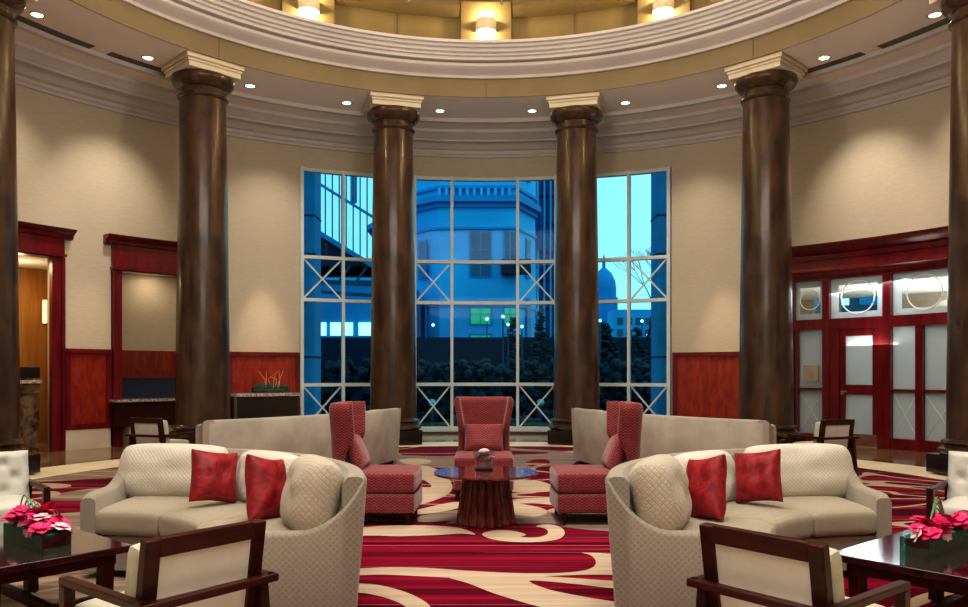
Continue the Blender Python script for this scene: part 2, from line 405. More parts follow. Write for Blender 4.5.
struct('trim_5', mb, M['mould'], 'broad stepped white cornice around the domed opening', 'cornice')
# drum
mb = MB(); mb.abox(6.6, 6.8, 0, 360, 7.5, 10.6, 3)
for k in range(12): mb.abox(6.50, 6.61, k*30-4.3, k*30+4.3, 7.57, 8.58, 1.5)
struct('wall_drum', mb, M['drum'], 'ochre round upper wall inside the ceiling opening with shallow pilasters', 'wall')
mb = MB()
for k in range(12): mb.arc([(6.38,8.34),(6.62,8.30),(6.62,8.7),(6.30,8.7),(6.30,8.42)], k*30+4.6, k*30+25.4, 2)
struct('trim_6', mb, M['drum'], 'ochre moulding run between the upper pilasters', 'moulding')
mb = MB()
for k in range(12): mb.abox(6.585, 6.605, k*30+14.93, k*30+15.07, 7.57, 8.32, 1)
struct('trim_7', mb, M['vent'], 'fine vertical joints of the ochre upper wall', 'joint')
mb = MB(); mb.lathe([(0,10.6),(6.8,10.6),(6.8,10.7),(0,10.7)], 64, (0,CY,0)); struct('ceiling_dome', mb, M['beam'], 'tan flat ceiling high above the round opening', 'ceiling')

# baseboards and wainscot
def wains(n, label, a0, a1, frame=True):
    mb = MB()
    mb.abox(9.155, 9.205, a0, a1, .38, 1.80)
    o = struct('trim_%d' % n, mb, M['panel'], label, 'wainscot')
    mb = MB(); mb.abox(9.12, 9.2, a0, a1, 1.74, 1.82); mb.abox(9.13, 9.2, a0, a1, .36, .46)
    mb.abox(9.13, 9.2, a0, a0+.6, .38, 1.78); mb.abox(9.13, 9.2, a1-.6, a1, .38, 1.78)
    mb.build('panel_border', M['mahog'], o); return o
wains(8, 'glowing cherry wood wall panel between the reception opening and desk niche', -55.0, -49.8)
wains(9, 'cherry wood wall panel behind the console with the green planter', -35.6, -26.1)
wains(10, 'cherry wood wall panel between the window and the entrance', 26.1, 41.0)
for nm, a0, a1, lb in (('left', -55.0, -26.2, 'reception side'), ('right', 26.2, 41.2, 'entrance side')):
    mb = MB()
    if nm == 'left':
        mb.abox(9.14, 9.2, -55.0, -49.9, 0, .36); mb.abox(9.14, 9.2, -36.3, -26.2, 0, .36)
    else: mb.abox(9.14, 9.2, a0, a1, 0, .36)
    struct('baseboard_'+nm, mb, M['cream_skirt'], 'tall pale stone baseboard on the '+lb, 'baseboard')

# ------------------------------------------------------------------ window
win = thing('window_1', 'tall curved white framed window with crossed braces looking onto dusk street', 'window', (0,0,0), kind='structure')
V = [-25.75, -20.1, -10.1, -4.85, 4.5, 9.9, 20.1, 25.55]
H = [.12, 1.12, 2.97, 3.90, 5.79]
mb = MB()
for a in V:
    w = .34 if abs(a) > 25 else .30
    mb.abox(9.13, 9.27, a-w*.68, a+w*.68, .07, 5.84, 1)
for z in H: mb.abox(9.135, 9.265, V[0], V[-1], z-.037, z+.037, 1.5)
mb.abox(9.10, 9.28, V[0], V[-1], 0.05, .14, 1.5)
mb.build('window_frame', M['winframe'], win)
mb = MB()
for i in (0, 2, 4, 6):
    for j in (0, 2):
        a0, a1, z0, z1 = V[i]+.3, V[i+1]-.3, H[j]+.04, H[j+1]-.04
        mb.bar(pol(9.2,a0,z0), pol(9.2,a1,z1), .035, .035); mb.bar(pol(9.205,a0,z1), pol(9.205,a1,z0), .035, .035)
mb.build('brace', M['winframe'], win)
mb = MB(); mb.arc([(9.22,.1),(9.224,.1),(9.224,5.8),(9.22,5.8)], V[0], V[-1], 1.5); mb.build('pane', M['glass'], win)

# ------------------------------------------------------------------ left wall: reception opening, niche
def casing(name, label, aL, aR, ztop_open, ent_top, ent_h, left=True, right=True, rr=9.2, cat='doorway', w=1.35):
    t = thing(name, label, cat, pol(rr,(aL+aR)/2,0), kind='structure')
    off = t.location
    def fin(mb, nm, m):
        for v in mb.bm.verts: v.co -= off
        return mb.build(nm, m, t, bevel=0)
    mb = MB()
    b0 = ztop_open
    mb.abox(rr-.07, rr+.2, aL-w, aR+w, b0, ent_top-.16)
    mb.abox(rr-.12, rr+.2, aL-w-.12, aR+w+.12, b0+.02, b0+.07)
    mb.arc([(rr-.07,ent_top-.17),(rr-.10,ent_top-.15),(rr-.12,ent_top-.09),(rr-.22,ent_top-.03),(rr-.24,ent_top),(rr+.2,ent_top),(rr+.2,ent_top-.17)], aL-w-.9, aR+w+.9)
    fin(mb, 'lintel', M['mahog'])
    if left:
        mb = MB(); mb.abox(rr-.07, rr+.03, aL-w, aL, 0, b0); mb.abox(rr-.10, rr+.1, aL-w, aL-w*.72, .0, b0); fin(mb, 'jamb', M['mahog'])
    if right:
        mb = MB(); mb.abox(rr-.07, rr+.03, aR, aR+w, 0, b0); mb.abox(rr-.10, rr+.1, aR+w*.72, aR+w, .0, b0); fin(mb, 'jamb', M['mahog'])
    return t
casing('door_1', 'mahogany cased opening onto the reception counter', -69, -56.5, 3.42, 3.93, .5)
casing('door_2', 'mahogany cased desk niche beside the cherry wall panel', -48.6, -37.9, 3.30, 3.95, .5, w=1.1)
# recess rooms
mb = MB(); mb.abox(10.3, 10.4, -50, -36.4, 1.84, 3.5); mb.abox(9.45, 10.4, -49.3, -48.9, 0, 3.5); mb.abox(9.45, 10.4, -37.2, -36.8, 0, 3.5)
mb.abox(9.3, 10.4, -50, -36.4, 3.45, 3.55)
struct('wall_niche', mb, M['wall'], 'cream back wall inside the desk niche', 'wall')
mb = MB(); mb.abox(10.24, 10.3, -49, -37, 0, 1.84)
struct('trim_11', mb, M['panel'], 'cherry wood panelling low on the niche back wall', 'wainscot')
mb = MB(); mb.abox(11.2, 11.3, -75, -50.2, 0, 3.7); mb.abox(9.5, 11.3, -50.6, -50.2, 0, 3.7); mb.abox(9.5, 11.3, -75, -74.6, 0, 3.7)
struct('wall_reception', mb, M['tanwood'], 'oak panelled back wall of the reception room', 'wall')
mb = MB(); mb.abox(9.49, 11.3, -75, -50.2, 3.44, 3.52); struct('ceiling_reception', mb, M['paleceil'], 'pale lit ceiling of the reception room', 'ceiling')
t = thing('reception_counter', 'brown marble reception counter in the cased opening', 'counter', pol(9.6,-62,0))
def loc(mb, t):
    for v in mb.bm.verts: v.co -= t.location
    return mb
mb = MB(); mb.abox(9.45, 9.95, -67, -56.9, 0.0, 1.20); loc(mb,t).build('counter_front', M['emperador'], t)
mb = MB(); mb.abox(9.38, 10.05, -67, -56.7, 1.20, 1.26); loc(mb,t).build('counter_top', M['stonetop'], t)
mb = MB(); mb.abox(9.42, 9.46, -67, -56.9, 1.02, 1.20); loc(mb,t).build('marble_band', M['emperador'], t)
p = pol(9.7,-57.6,1.26)
t = thing('computer_monitor', 'black monitor seen from behind on the reception counter', 'monitor', p, 60)
mb = MB(); mb.rbox((.27,.015,.10), .01, 3, fn=lambda q: q+Vector((0,0,.13))); mb.build('screen', M['black'], t)
mb = MB(); mb.box((0,0,.012), (.2,.14,.02)); mb.box((0,.02,.05), (.05,.02,.08)); mb.build('stand', M['black'], t)
p = pol(11.14,-51.9,2.6)
t = thing('wall_light', 'slim glowing wall light on the oak reception wall', 'wall light', p, 52)
mb = MB(); mb.box((0,0,0), (.06,.04,.45)); mb.build('diffuser', M['strip'], t); mb = MB(); mb.box((0,.03,0), (.09,.03,.5)); mb.build('backplate', M['steel'], t)

# desk in the niche
t = thing('service_desk', 'dark wooden service desk with granite ledge in the niche', 'desk', pol(9.3,-43.5,0))
mb = MB(); mb.abox(8.9, 9.6, -48.3, -38.2, .38, .84); mb.abox(8.87, 8.93, -50.1, -38.2, .38, .84); loc(mb,t).build('front', M['darkwood'], t)
mb = MB(); mb.abox(8.94, 9.55, -48.3, -38.2, 0.0, .38); loc(mb,t).build('plinth', M['cream_skirt'], t)
mb = MB(); mb.abox(8.80, 9.7, -48.3, -38.2, .84, .885); mb.abox(8.80, 9.1, -50.2, -48.3, .84, .885); loc(mb,t).build('ledge', M['stonetop'], t)
mb = MB(); mb.abox(9.42, 9.48, -48.2, -38.4, .885, 1.28); loc(mb,t).build('privacy_screen', M['navy'], t)
mb = MB(); mb.abox(9.38, 9.52, -48.3, -38.3, 1.28, 1.34); loc(mb,t).build('screen_cap', M['mahog'], t)
# console
t = thing('console_table', 'dark console against the cherry panel beside the window', 'console table', pol(8.9,-31,0))
mb = MB(); mb.abox(8.66, 9.10, -35.4, -26.6, .90, .965); loc(mb,t).build('top', M['stonetop'], t)
mb = MB(); mb.abox(8.74, 9.06, -35.2, -26.8, .0, .90); loc(mb,t).build('body', M['plinth'], t)
t = thing('planter', 'low green planter with coral twigs on the console', 'planter', pol(8.86,-30.4,.966), 30)
mb = MB(); mb.rbox((.38,.09,.055), .02, 3, fn=lambda q: q+Vector((0,0,.056))); mb.build('trough', M['tealglass'], t)
mb = MB()
for k in range(90):
    x, y = random.uniform(-.36,.36), random.uniform(-.07,.07); h = .10+.10*random.random()*(1-abs(x)/.5)
    mb.tube([(x,y,.06),(x+random.uniform(-.02,.02),y,.06+h*.6),(x+random.uniform(-.05,.05),y,.06+h)], .012, 4, .002)
o = mb.build('foliage', M['moss'], t); o['kind'] = 'stuff'
mb = MB()
for k in range(7):
    x = random.uniform(-.15,.2); mb.tube([(x,0,.08),(x+random.uniform(-.08,.08),0,.28),(x+random.uniform(-.2,.2),0,.34+.14*random.random())], .009, 5, .004)
mb.build('twigs', M['twig'], t)

# ------------------------------------------------------------------ right wall: glazed entrance
ent = thing('door_3', 'mahogany glazed entrance screen with frosted panes', 'entrance', pol(9.2,54,0), kind='structure')
def ep(mb, nm, m, parent=ent, bevel=0):
    for v in mb.bm.verts: v.co -= ent.location
    return mb.build(nm, m, parent, bevel=bevel)
mb = MB()
mb.abox(9.10, 9.4, 40.9, 67.5, 3.40, 3.72)
mb.arc([(9.10,3.40),(9.04,3.40),(9.03,3.34),(9.08,3.30),(9.1,3.22),(9.4,3.22),(9.4,3.40)], 40.9, 67.5)
mb.arc([(9.10,3.66),(9.06,3.69),(9.02,3.74),(8.92,3.80),(8.90,3.85),(9.4,3.85),(9.4,3.66)], 40.9, 67.5)
mb.abox(9.07, 9.1, 40.9, 67.5, 3.56, 3.59)
ep(mb, 'lintel', M['mahog'])
mb = MB()
mb.abox(9.12, 9.34, 40.9, 67.5, 2.22, 2.42)       # transom rail
mb.abox(9.12, 9.34, 40.9, 67.5, 3.18, 3.26)
for a0, a1 in ((40.9,41.9),(45.35,46.15),(52.4,53.3),(60.2,61.1)): mb.abox(9.11, 9.36, a0, a1, 0, 3.24)
for a0, a1 in ((56.0,56.8),(42.0,42.35),(46.1,47.3),(51.75,52.4),(64,64.6)): mb.abox(9.13, 9.32, a0, a1, 0, 2.3)
for a0, a1 in ((41.9,45.4),(53.3,60.2),(61.1,67.5)):
    mb.abox(9.13, 9.32, a0, a1, 0, .20); mb.abox(9.15, 9.30, a0, a1, 1.05, 1.09)
ep(mb, 'screen_frame', M['mahog'])
panes = [(42.35,45.35),(53.3,56.0),(56.8,60.2),(61.1,64.0),(64.6,67.3)]
for a0, a1 in panes:
    mb = MB(); mb.abox(9.22, 9.235, a0, a1, .20, 2.22); g = ep(mb, 'frosted_pane', M['frost'])
    mb = MB(); mb.bar(pol(9.212,a0+.2,.28), pol(9.212,a1-.2,.98), .012, .006); mb.bar(pol(9.210,a0+.2,.98), pol(9.210,a1-.2,.28), .012, .006)
    ep(mb, 'etched_cross', M['paleceil'], g)
# transom lights: frosted border, clear centre, ring
for a0, a1 in ((41.9,45.35),(46.15,52.4),(53.3,60.2),(61.1,67.3)):
    m_ = (a1-a0)*.14
    mb = MB(); z0, z1 = 2.42, 3.18; b = .12
    mb.abox(9.22,9.235,a0,a1,z0,z0+b); mb.abox(9.22,9.235,a0,a1,z1-b,z1); mb.abox(9.22,9.235,a0,a0+m_,z0+b,z1-b); mb.abox(9.22,9.235,a1-m_,a1,z0+b,z1-b)
    f = ep(mb, 'transom_border', M['frost'])
    mb = MB(); mb.abox(9.225,9.23,a0+m_,a1-m_,z0+b,z1-b); ep(mb, 'transom_pane', M['clear'], f)
    mb = MB(); am = (a0+a1)/2; c = pol(9.21, am, 2.81); ux = (pol(9.21,am+.1)-pol(9.21,am-.1)).normalized(); rr = min(.31, (a1-a0)*.055)
    mb.tube([c + ux*rr*math.cos(t*math.pi/20) + Vector((0,0,rr*math.sin(t*math.pi/20))) for t in range(41)], .010, 6); ep(mb, 'etched_ring', M['paleceil'], f)
# the door leaf
dr = thing('door_leaf', None, None); dr.parent = ent; dr.location = (0,0,0)
def dp(mb, nm, m, bevel=0):
    for v in mb.bm.verts: v.co -= ent.location
    return mb.build(nm, m, dr, bevel=bevel)
mb = MB(); A0, A1 = 47.35, 51.75
mb.abox(9.16,9.24,A0,A0+.62,.02,2.22); mb.abox(9.16,9.24,A1-.62,A1,.02,2.22)
for z0, z1 in ((.02,.22),(.98,1.16),(2.08,2.22)): mb.abox(9.16,9.24,A0,A1,z0,z1)
dp(mb, 'leaf_frame', M['mahog'])
for z0, z1 in ((.22,.98),(1.16,2.08)):
    mb = MB(); mb.abox(9.19,9.21,A0+.6,A1-.6,z0,z1); dp(mb, 'frosted_pane', M['frost'])
mb = MB(); mb.abox(9.145,9.16,A0+.05,A1+.0,.02,.24); dp(mb, 'kick_plate', noisy('copper_plate', (.16,.06,.03), (.22,.09,.05), 3, rough=.35))
mb = MB(); c = pol(9.13, A0+.28, 1.03); c2 = pol(9.10, A0+.28, 1.03); mb.tube([pol(9.16,A0+.28,1.03), c2], .014, 8); mb.tube([c2, pol(9.10, A0+1.0, 1.03)], .013, 8)
mb.tube([pol(9.16,A0+.28,1.0), pol(9.15,A0+.28,1.0)], .035, 12); dp(mb, 'handle', M['steel'])
mb = MB(); mb.abox(9.14,9.2,43.0,44.8,1.22,1.53); mb.tube([pol(9.14,43.9,1.34), pol(9.125,43.9,1.34)], .03, 12)
for v in mb.bm.verts: pass
o = mb.build('intercom_plate', M['plate']); tag(o, 'square beige plate with round button on the frosted side pane', 'wall plate')
# vestibule behind
mb = MB(); mb.abox(12.2,12.35,34,38.6,0,3.5); mb.abox(12.2,12.35,45.4,72,0,3.5); mb.abox(9.5,12.3,34.5,34.9,0,3.5); mb.abox(9.5,12.3,71,71.4,0,3.5); mb.abox(12.2,12.35,38.6,45.4,0,.9); mb.abox(12.2,12.35,40.4,41.3,0,3.5)
struct('wall_vestibule', mb, M['vest'], 'tan walls of the vestibule beyond the frosted panes', 'wall')
mb = MB(); mb.abox(9.5,12.4,34,72,3.08,3.16); mb.abox(9.36,9.5,38,72,3.10,3.16); struct('ceiling_vestibule', mb, M['paleceil'], 'pale ceiling of the vestibule seen through the transom', 'ceiling')
mb = MB(); mb.abox(12.25,12.27,38.6,45.4,.9,3.1); struct('window_2', mb, M['glass'], 'vestibule window glimpsed through the entrance transom', 'window')

# ------------------------------------------------------------------ columns
def make_column(loc, rz, label):
    t = thing('column', label, 'column', loc, rz, group='bronze columns around the rotunda')
    mb = MB(); mb.box((0,0,.15), (.98,.98,.26)); mb.build('plinth', M['plinth'], t, bevel=.012)
    mb = MB(); mb.lathe([(.0,.28),(.50,.28),(.545,.30),(.56,.335),(.545,.37),(.50,.39),(.48,.40),(.48,.42),(.50,.43),(.515,.455),(.50,.48),(.46,.49),(.44,.52),(.0,.52)], 56)
    mb.build('base', M['capital'], t)
    mb = MB(); pr = [(0,.5)]
    for i in range(25):
        f = i/24; z = .5+f*5.60; r = .452-.070*f**1.3; pr.append((r,z))
    pr.append((0,6.12)); mb.lathe(pr, 64); mb.build('shaft', M['bronze'], t)
    mb = MB(); mb.lathe([(0,6.08),(.385,6.08),(.41,6.095),(.425,6.12),(.41,6.145),(.385,6.15),(.385,6.25),(.40,6.255),(.43,6.28),(.49,6.33),(.515,6.38),(.52,6.40),(.52,6.45),(.50,6.475),(0,6.475)], 56)
    mb.build('capital', M['capital'], t)
    mb = MB(); mb.box((0,0,6.525), (.93,.93,.10)); mb.box((0,0,6.59), (.97,.97,.05)); mb.box((0,0,6.652), (1.03,1.03,.078)); mb.build('abacus', M['abacus'], t, bevel=.01)
    return t
cols = [(-76, 'dark bronze column standing furthest from the window on the reception side'),
        (-45.2, 'dark bronze column between the desk niche and the console table'),
        (-15.25, 'dark bronze column before the window nearer the console table'),
        (14.9, 'dark bronze column before the window nearer the glazed entrance'),
        (44.75, 'dark bronze column just before the entrance screen and its intercom plate'),
        (75.2, 'dark bronze column furthest from the window on the entrance side')]
c0 = None
for a, lb in cols:
    p = pol(6.92, a)
    if c0 is None: c0 = make_column(p, -a, lb)
    else: dup(c0, p, -a, lb)

# ------------------------------------------------------------------ downlights
def make_down(loc, label):
    t = thing('downlight', label, 'downlight', loc, 0, group='recessed downlights in the ceiling ring')
    mb = MB(); mb.lathe([(.075,0.004),(.08,-.012),(.115,-.010),(.118,.004)], 28); mb.lathe([(.118,.004),(.075,.004)],28); mb.build('trim_ring', M['abacus'], t)
    mb = MB(); mb.lathe([(0,-.004),(.077,-.004),(.077,.003),(0,.003)], 24); mb.build('lamp_lens', M['lens'], t)
    return t
d0 = None
desc = {7.4:'just beside the middle of the window head', 22.2:'just outside the window column', 37:'above the cherry panel beside the window', 51.8:'second out beyond the window', 66.6:'nearest the outermost column'}
for sgn, side in ((-1,'reception side'), (1,'entrance side')):
    for a in (7.4, 22.2, 37, 51.8, 66.6):
        p = pol(7.25, sgn*a, 6.698); lb = 'round lit downlight on the %s, %s' % (side, desc[a])
        if d0 is None: d0 = make_down(p, lb)
        else: dup(d0, p, 0, lb)
# vents
for a0, a1, lb in ((-55.6,-47.5,'long ceiling air slot nearer the desk niche column'), (-68,-57.8,'long ceiling air slot over the reception opening'), (47.5,55.6,'long ceiling air slot nearer the glazed door column'), (57.8,68,'long ceiling air slot above the outer frosted panes')):
    mb = MB(); mb.abox(7.50, 7.67, a0, a1, 6.685, 6.702); o = mb.build('air_vent', M['vent']); tag(o, lb, 'vent', 'ceiling air slots')
# sconces
s0 = None
for a, lb in ((0,'curved uplighter sconce on the middle upper pilaster above the window'), (-30,'curved uplighter sconce on upper pilaster toward the reception side'), (30,'curved uplighter sconce on upper pilaster toward the entrance side')):
    p = pol(6.5, a, 8.1)
    if s0 is None:
        t = thing('wall_sconce', lb, 'sconce', p, -a, group='sconces on the upper pilasters'); s0 = t
        mb = MB()
        mb.lathe([(.19,-.115),(.20,-.115),(.20,.115),(.19,.115),(.19,-.115)], 28, (0,-.0,0), 180, 360); mb.build('shade', M['shade'], t)
        mb = MB(); mb.box((0,-.02,0), (.12,.03,.12)); mb.tube([(0,-.02,-.06),(0,-.09,-.06),(0,-.09,-.03)], .012, 8); mb.build('bracket', M['steel'], t)
        mb = MB(); mb.lathe([(0,-.113),(.188,-.113),(.188,-.100),(0,-.100)], 24, (0,0,0), 181, 359); mb.build('diffuser', M['lens'], t); mb = MB(); mb.lathe([(0,.100),(.188,.100),(.188,.113),(0,.113)], 24, (0,0,0), 181, 359); mb.build('diffuser', M['lens'], t)
    else: dup(s0, p, -a, lb)
# glass pendants of the chandelier just entering the frame
t = thing('chandelier', 'glass drop chandelier whose lowest drops dip into the domed opening', 'chandelier', (0,CY,6.7))
mb = MB(); mb.tube([(1.2*math.cos(R(k*10)), 1.2*math.sin(R(k*10)), .0) for k in range(37)], .025, 8); mb.tube([(-1.2,0,0),(1.2,0,0)], .015, 8); mb.tube([(0,-1.2,0),(0,1.2,0)], .015, 8)
mb.tube([(0,0,0),(0,0,3.9)], .02, 8); mb.build('ring_frame', M['steel'], t)
for k in range(18):
    a = k*22.5+8; x, y = 1.2*math.cos(R(a)), 1.2*math.sin(R(a)); dz = -.25
    if k == 16: x, y, dz = -.93, .75, -.80
    if k == 17: x, y, dz = .20, 1.17, -.60
    mb = MB(); mb.lathe([(0,-.06),(.02,-.045),(.035,0),(.02,.05),(.006,.09),(0,.10)], 12, (x,y,dz)); mb.tube([(x,y,dz+.09),(x,y,0)], .003, 4); mb.build('glass_drop', M['clear'], t)

# ------------------------------------------------------------------ carpet
def fpt(px, py): Y = 1.4*790/(py-372.0); return ((px-486)/790*Y, Y)
mb = MB(); mb.lathe([(0,.008),(6.05,.008),(6.06,.001),(0,.001)], 128, (0,CY,0))
def crop(pts): return [fpt(350+x/3.227, 430+y/3.227) for x, y in pts]
def smoothpoly(P, n=5):
    out = []; L = len(P)
    for i in range(L):
        p0, p1, p2, p3 = [Vector(P[(i+k-1) % L]) for k in range(4)]
        for k in range(n):
            t = k/n
            out.append(.5*((2*p1)+(-p0+p2)*t+(2*p0-5*p1+4*p2-p3)*t*t+(-p0+3*p1-3*p2+p3)*t**3))
    return out
def swirl(pts, mi, z=.0144, sm=True):
    P = smoothpoly(crop(pts)) if sm else [Vector(p) for p in crop(pts)]
    P3 = [Vector((p.x, p.y, z-.0035)) for p in P]
    vs = [mb.bm.verts.new(p) for p in P3]
    for tri in tessellate_polygon([P3]): mb.face([vs[i] for i in tri], mi)
# swirls: 1 cream, 2 taupe
swirl([(-60,452),(20,452),(120,448),(250,450),(400,460),(560,467),(680,466),(755,458),(788,444),(792,425),(775,408),(748,400),(800,401),(860,404),(960,400),(1000,440),(960,468),(860,472),(760,472),(640,476),(520,480),(400,484),(250,478),(120,472),(20,474),(-60,478)], 1)
swirl([(300,462),(400,468),(520,472),(640,478),(850,492),(1000,500),(1000,530),(850,517),(700,500),(580,492),(640,520),(760,545),(900,572),(1000,640),(900,640),(720,605),(600,574),(470,535),(380,500),(320,482)], 1, .0155)
swirl([(-80,498),(20,500),(90,505),(170,525),(230,552),(262,580),(280,640),(215,640),(180,578),(130,552),(70,536),(20,530),(-80,526)], 1)
swirl([(-60,322),(35,318),(130,312),(250,312),(340,318),(385,330),(403,342),(360,338),(280,343),(160,347),(80,345),(-60,345)], 1, .0150)
swirl([(427,343),(440,333),(480,327),(530,330),(568,342),(552,349),(600,351),(636,340),(633,324),(600,314),(640,308),(680,318),(693,338),(670,357),(600,366),(520,365),(460,357)], 1, .0150)
swirl([(230,300),(330,296),(330,306),(640,306),(700,318),(830,330),(960,330),(960,282),(700,272),(560,262),(350,262),(230,280)], 2, .0138)
swirl([(470,235),(560,243),(620,256),(637,270),(600,283),(540,278),(470,262)], 1, .0152)
swirl([(205,118),(262,122),(308,148),(330,185),(308,215),(225,245),(200,240),(200,190),(262,186),(240,165),(205,160)], 1, .0141)
swirl([(215,262),(330,236),(360,240),(345,256),(290,268),(215,276)], 1, .0144)
swirl([(520,163),(600,166),(640,176),(664,192),(640,202),(520,202)], 1, .0146)
swirl([(515,228),(600,222),(680,224),(680,246),(600,240),(515,240)], 1, .0141)
swirl([(140,84),(260,86),(400,90),(560,88),(720,84),(720,112),(640,118),(560,126),(400,130),(260,122),(140,112)], 2, .0134)
swirl([(565,108),(600,97),(635,98),(645,108),(620,118),(585,120)], 0, .0148)
swirl([(160,99),(200,94),(250,97),(262,106),(225,114),(180,112)], 1, .0149)
o = mb.build('carpet', [M['carpet'], M['carpet_cream'], M['carpet_taupe']]); tag(o, 'round red striped carpet with sweeping cream swirls', 'carpet')

# ------------------------------------------------------------------ sofas
def sofa(label, ox, oy, s, r_in, r_out, t0, t1, bh, seat_n, fab, seatfab, cushfab, cush_angles, low=.50, group=None, end=.10, cw=.78, ctop=.93, arm_r=None):
    """arc sofa: angles (math degrees) from t0 to t1 round (ox,oy); s=-1 mirrors it"""
    t = thing('curved_sofa', label, 'sofa', (s*ox, oy, ZC), 0, group)
    def P(r, th, z): return Vector((s*r*math.cos(R(th)), r*math.sin(R(th)), z))
    def arc2(mb, prof, a0, a1, n):
        rings = []
        for k in range(n+1):
            th = a0+(a1-a0)*k/n; rings.append([mb.bm.verts.new(P(r, th, z)) for r, z in (prof(th) if callable(prof) else prof)])
        L = len(rings[0])
        for k in range(n):
            for i in range(L): mb.face([rings[k][i], rings[k][(i+1)%L], rings[k+1][(i+1)%L], rings[k+1][i]])
        mb.face(rings[0]); mb.face(rings[-1][::-1])
    def new(): mb = MB(); mb.mode = 'arc'; mb.arc_r = r_out; return mb
    th_ = .13
    # back shell
    mb = new()
    arc2(mb, [(r_out-.06,.05),(r_out-.052,.10),(r_out-.025,.4),(r_out,bh-.04),(r_out-.02,bh-.008),(r_out-.05,bh),(r_out-th_+.03,bh-.003),(r_out-th_,bh-.04),(r_out-th_,.05)], t0, t1, 36)
    mb.build('backrest', fab, t)
    # arms: slabs at both ends, top dips from the back toward the front
    da = math.degrees(end/((r_in+r_out)/2))
    for te, sg in ((t0, 1), (t1, -1)):
        mb = new(); n = 22; g = []
        ra = r_in if arm_r is None else arm_r
        for i in range(n+1):
            f = i/n; r = ra + .02 + (r_out-ra-.02)*f
            q = max(0, (f-.50)/.50) if sg < 0 else max(0, (f-.40)/.60); lw = low if sg < 0 else low+.07; h = lw + (bh-lw)*(q**3.2 if sg < 0 else q*q*(3-2*q)) - .03*max(0, 1-f/.08)**2
            thick = end/r
            row = []
            for (w, z) in ((0,.05),(0,h-.03),(.12,h-.008),(.3,h),(.7,h),(.88,h-.008),(1,h-.03),(1,.05)):
                row.append(mb.bm.verts.new(P(r-.055*f*(1-z/bh), te - sg*math.degrees(thick)*.0 + sg*math.degrees(thick)*(w-1)*-1*0 + sg*math.degrees(thick)*w - sg*math.degrees(thick)*.5, z)))
            g.append(row)
        for i in range(n):
            for k in range(7): mb.face([g[i][k], g[i+1][k], g[i+1][k+1], g[i][k+1]])
            mb.face([g[i][7], g[i+1][7], g[i+1][0], g[i][0]])
        mb.face(g[0]); mb.face(g[-1][::-1])
        mb.build('armrest', fab, t)
    # base
    mb = new(); arc2(mb, [(r_in+.05,.05),(r_out-th_,.05),(r_out-th_,.28),(r_in+.05,.28)], t0, t1, 30); mb.build('base', fab, t)
    # feet
    for th in (t0+(t1-t0)*.04, t0+(t1-t0)*.96):
        for r in (r_in+.12, r_out-.08):
            mb = MB(); mb.lathe([(0,.0),(.02,0),(.03,.055),(0,.055)], 12, P(r, th, 0)); mb.build('foot', M['darkwood'], t)
    # seat cushions
    d0_, d1_ = t0 + (1 if t1 > t0 else -1)*da*.55, t1 - (1 if t1 > t0 else -1)*da*.55
    rm = (r_in + (r_out-th_))/2; hb = (r_out-th_-r_in)/2 + .0
    step = (d1_-d0_)/seat_n
    for k in range(seat_n):
        tc = d0_ + step*(k+.5); ha = abs(R(step))/2*rm*.995
        mb = new(); mb.rbox((ha, hb, .085), .05, 9, puff=.022, fn=lambda q, tc=tc: P(rm-.0+q.y, tc + math.degrees(q.x/rm), .375+q.z)); mb.build('seat_cushion', seatfab, t)
    # back cushions
    for i, (th, rr, lean, w, hh, cf, yaw) in enumerate(cush_angles):
        c = P(rr, th, .43 + hh/2)
        face = math.atan2(-c.y, -c.x) + R(yaw)*s    # towards the seat centre
        T = Matrix.Translation(c) @ Matrix.Rotation(face + math.pi/2, 4, 'Z') @ Matrix.Rotation(-R(lean), 4, 'X')
        mb = MB(); mb.pillow(w, hh, .27, T, 18, -.015, .018, i*3.1, .10); mb.build('back_cushion', cf, t)
    return t
def cush_front(): return [(80.5,1.62,12,.86,.42,M['ivory'],0),(49,1.64,14,.66,.40,M['ivory'],0),(13,1.61,12,.56,.46,M['quilt'],12)]
sofa('cream curved sofa of the reception side group, its near arm in trellis fabric', -2.6, 4.3, 1, .98, 1.93, 94, 4, .80, 3, M['trellis'], M['seatfab'], M['ivory'], cush_front(), group='cream curved front sofas')
sofa('cream curved sofa of the entrance side group, its near arm in trellis fabric', -2.6, 4.3, -1, .98, 1.93, 94, 4, .80, 3, M['trellis'], M['seatfab'], M['ivory'], cush_front(), group='cream curved front sofas')
def cush_rear(): return [(-43.6+k*7.2, 5.66, 12, .70, .385, M['ivory'], 0) for k in range(5)]
sofa('taupe curved sofa seen from behind, in front of the console table', -7.15, 13.35, 1, 5.05, 5.98, -47.7, -12.6, .84, 3, M['rear'], M['seatfab'], M['ivory'], cush_rear(), low=.72, group='taupe curved rear sofas', end=.14, arm_r=5.74)
sofa('taupe curved sofa seen from behind, before the cherry panel beside the entrance', -7.15, 13.35, -1, 5.05, 5.98, -47.7, -12.6, .84, 3, M['rear'], M['seatfab'], M['ivory'], cush_rear(), low=.72, group='taupe curved rear sofas', end=.14, arm_r=5.74)
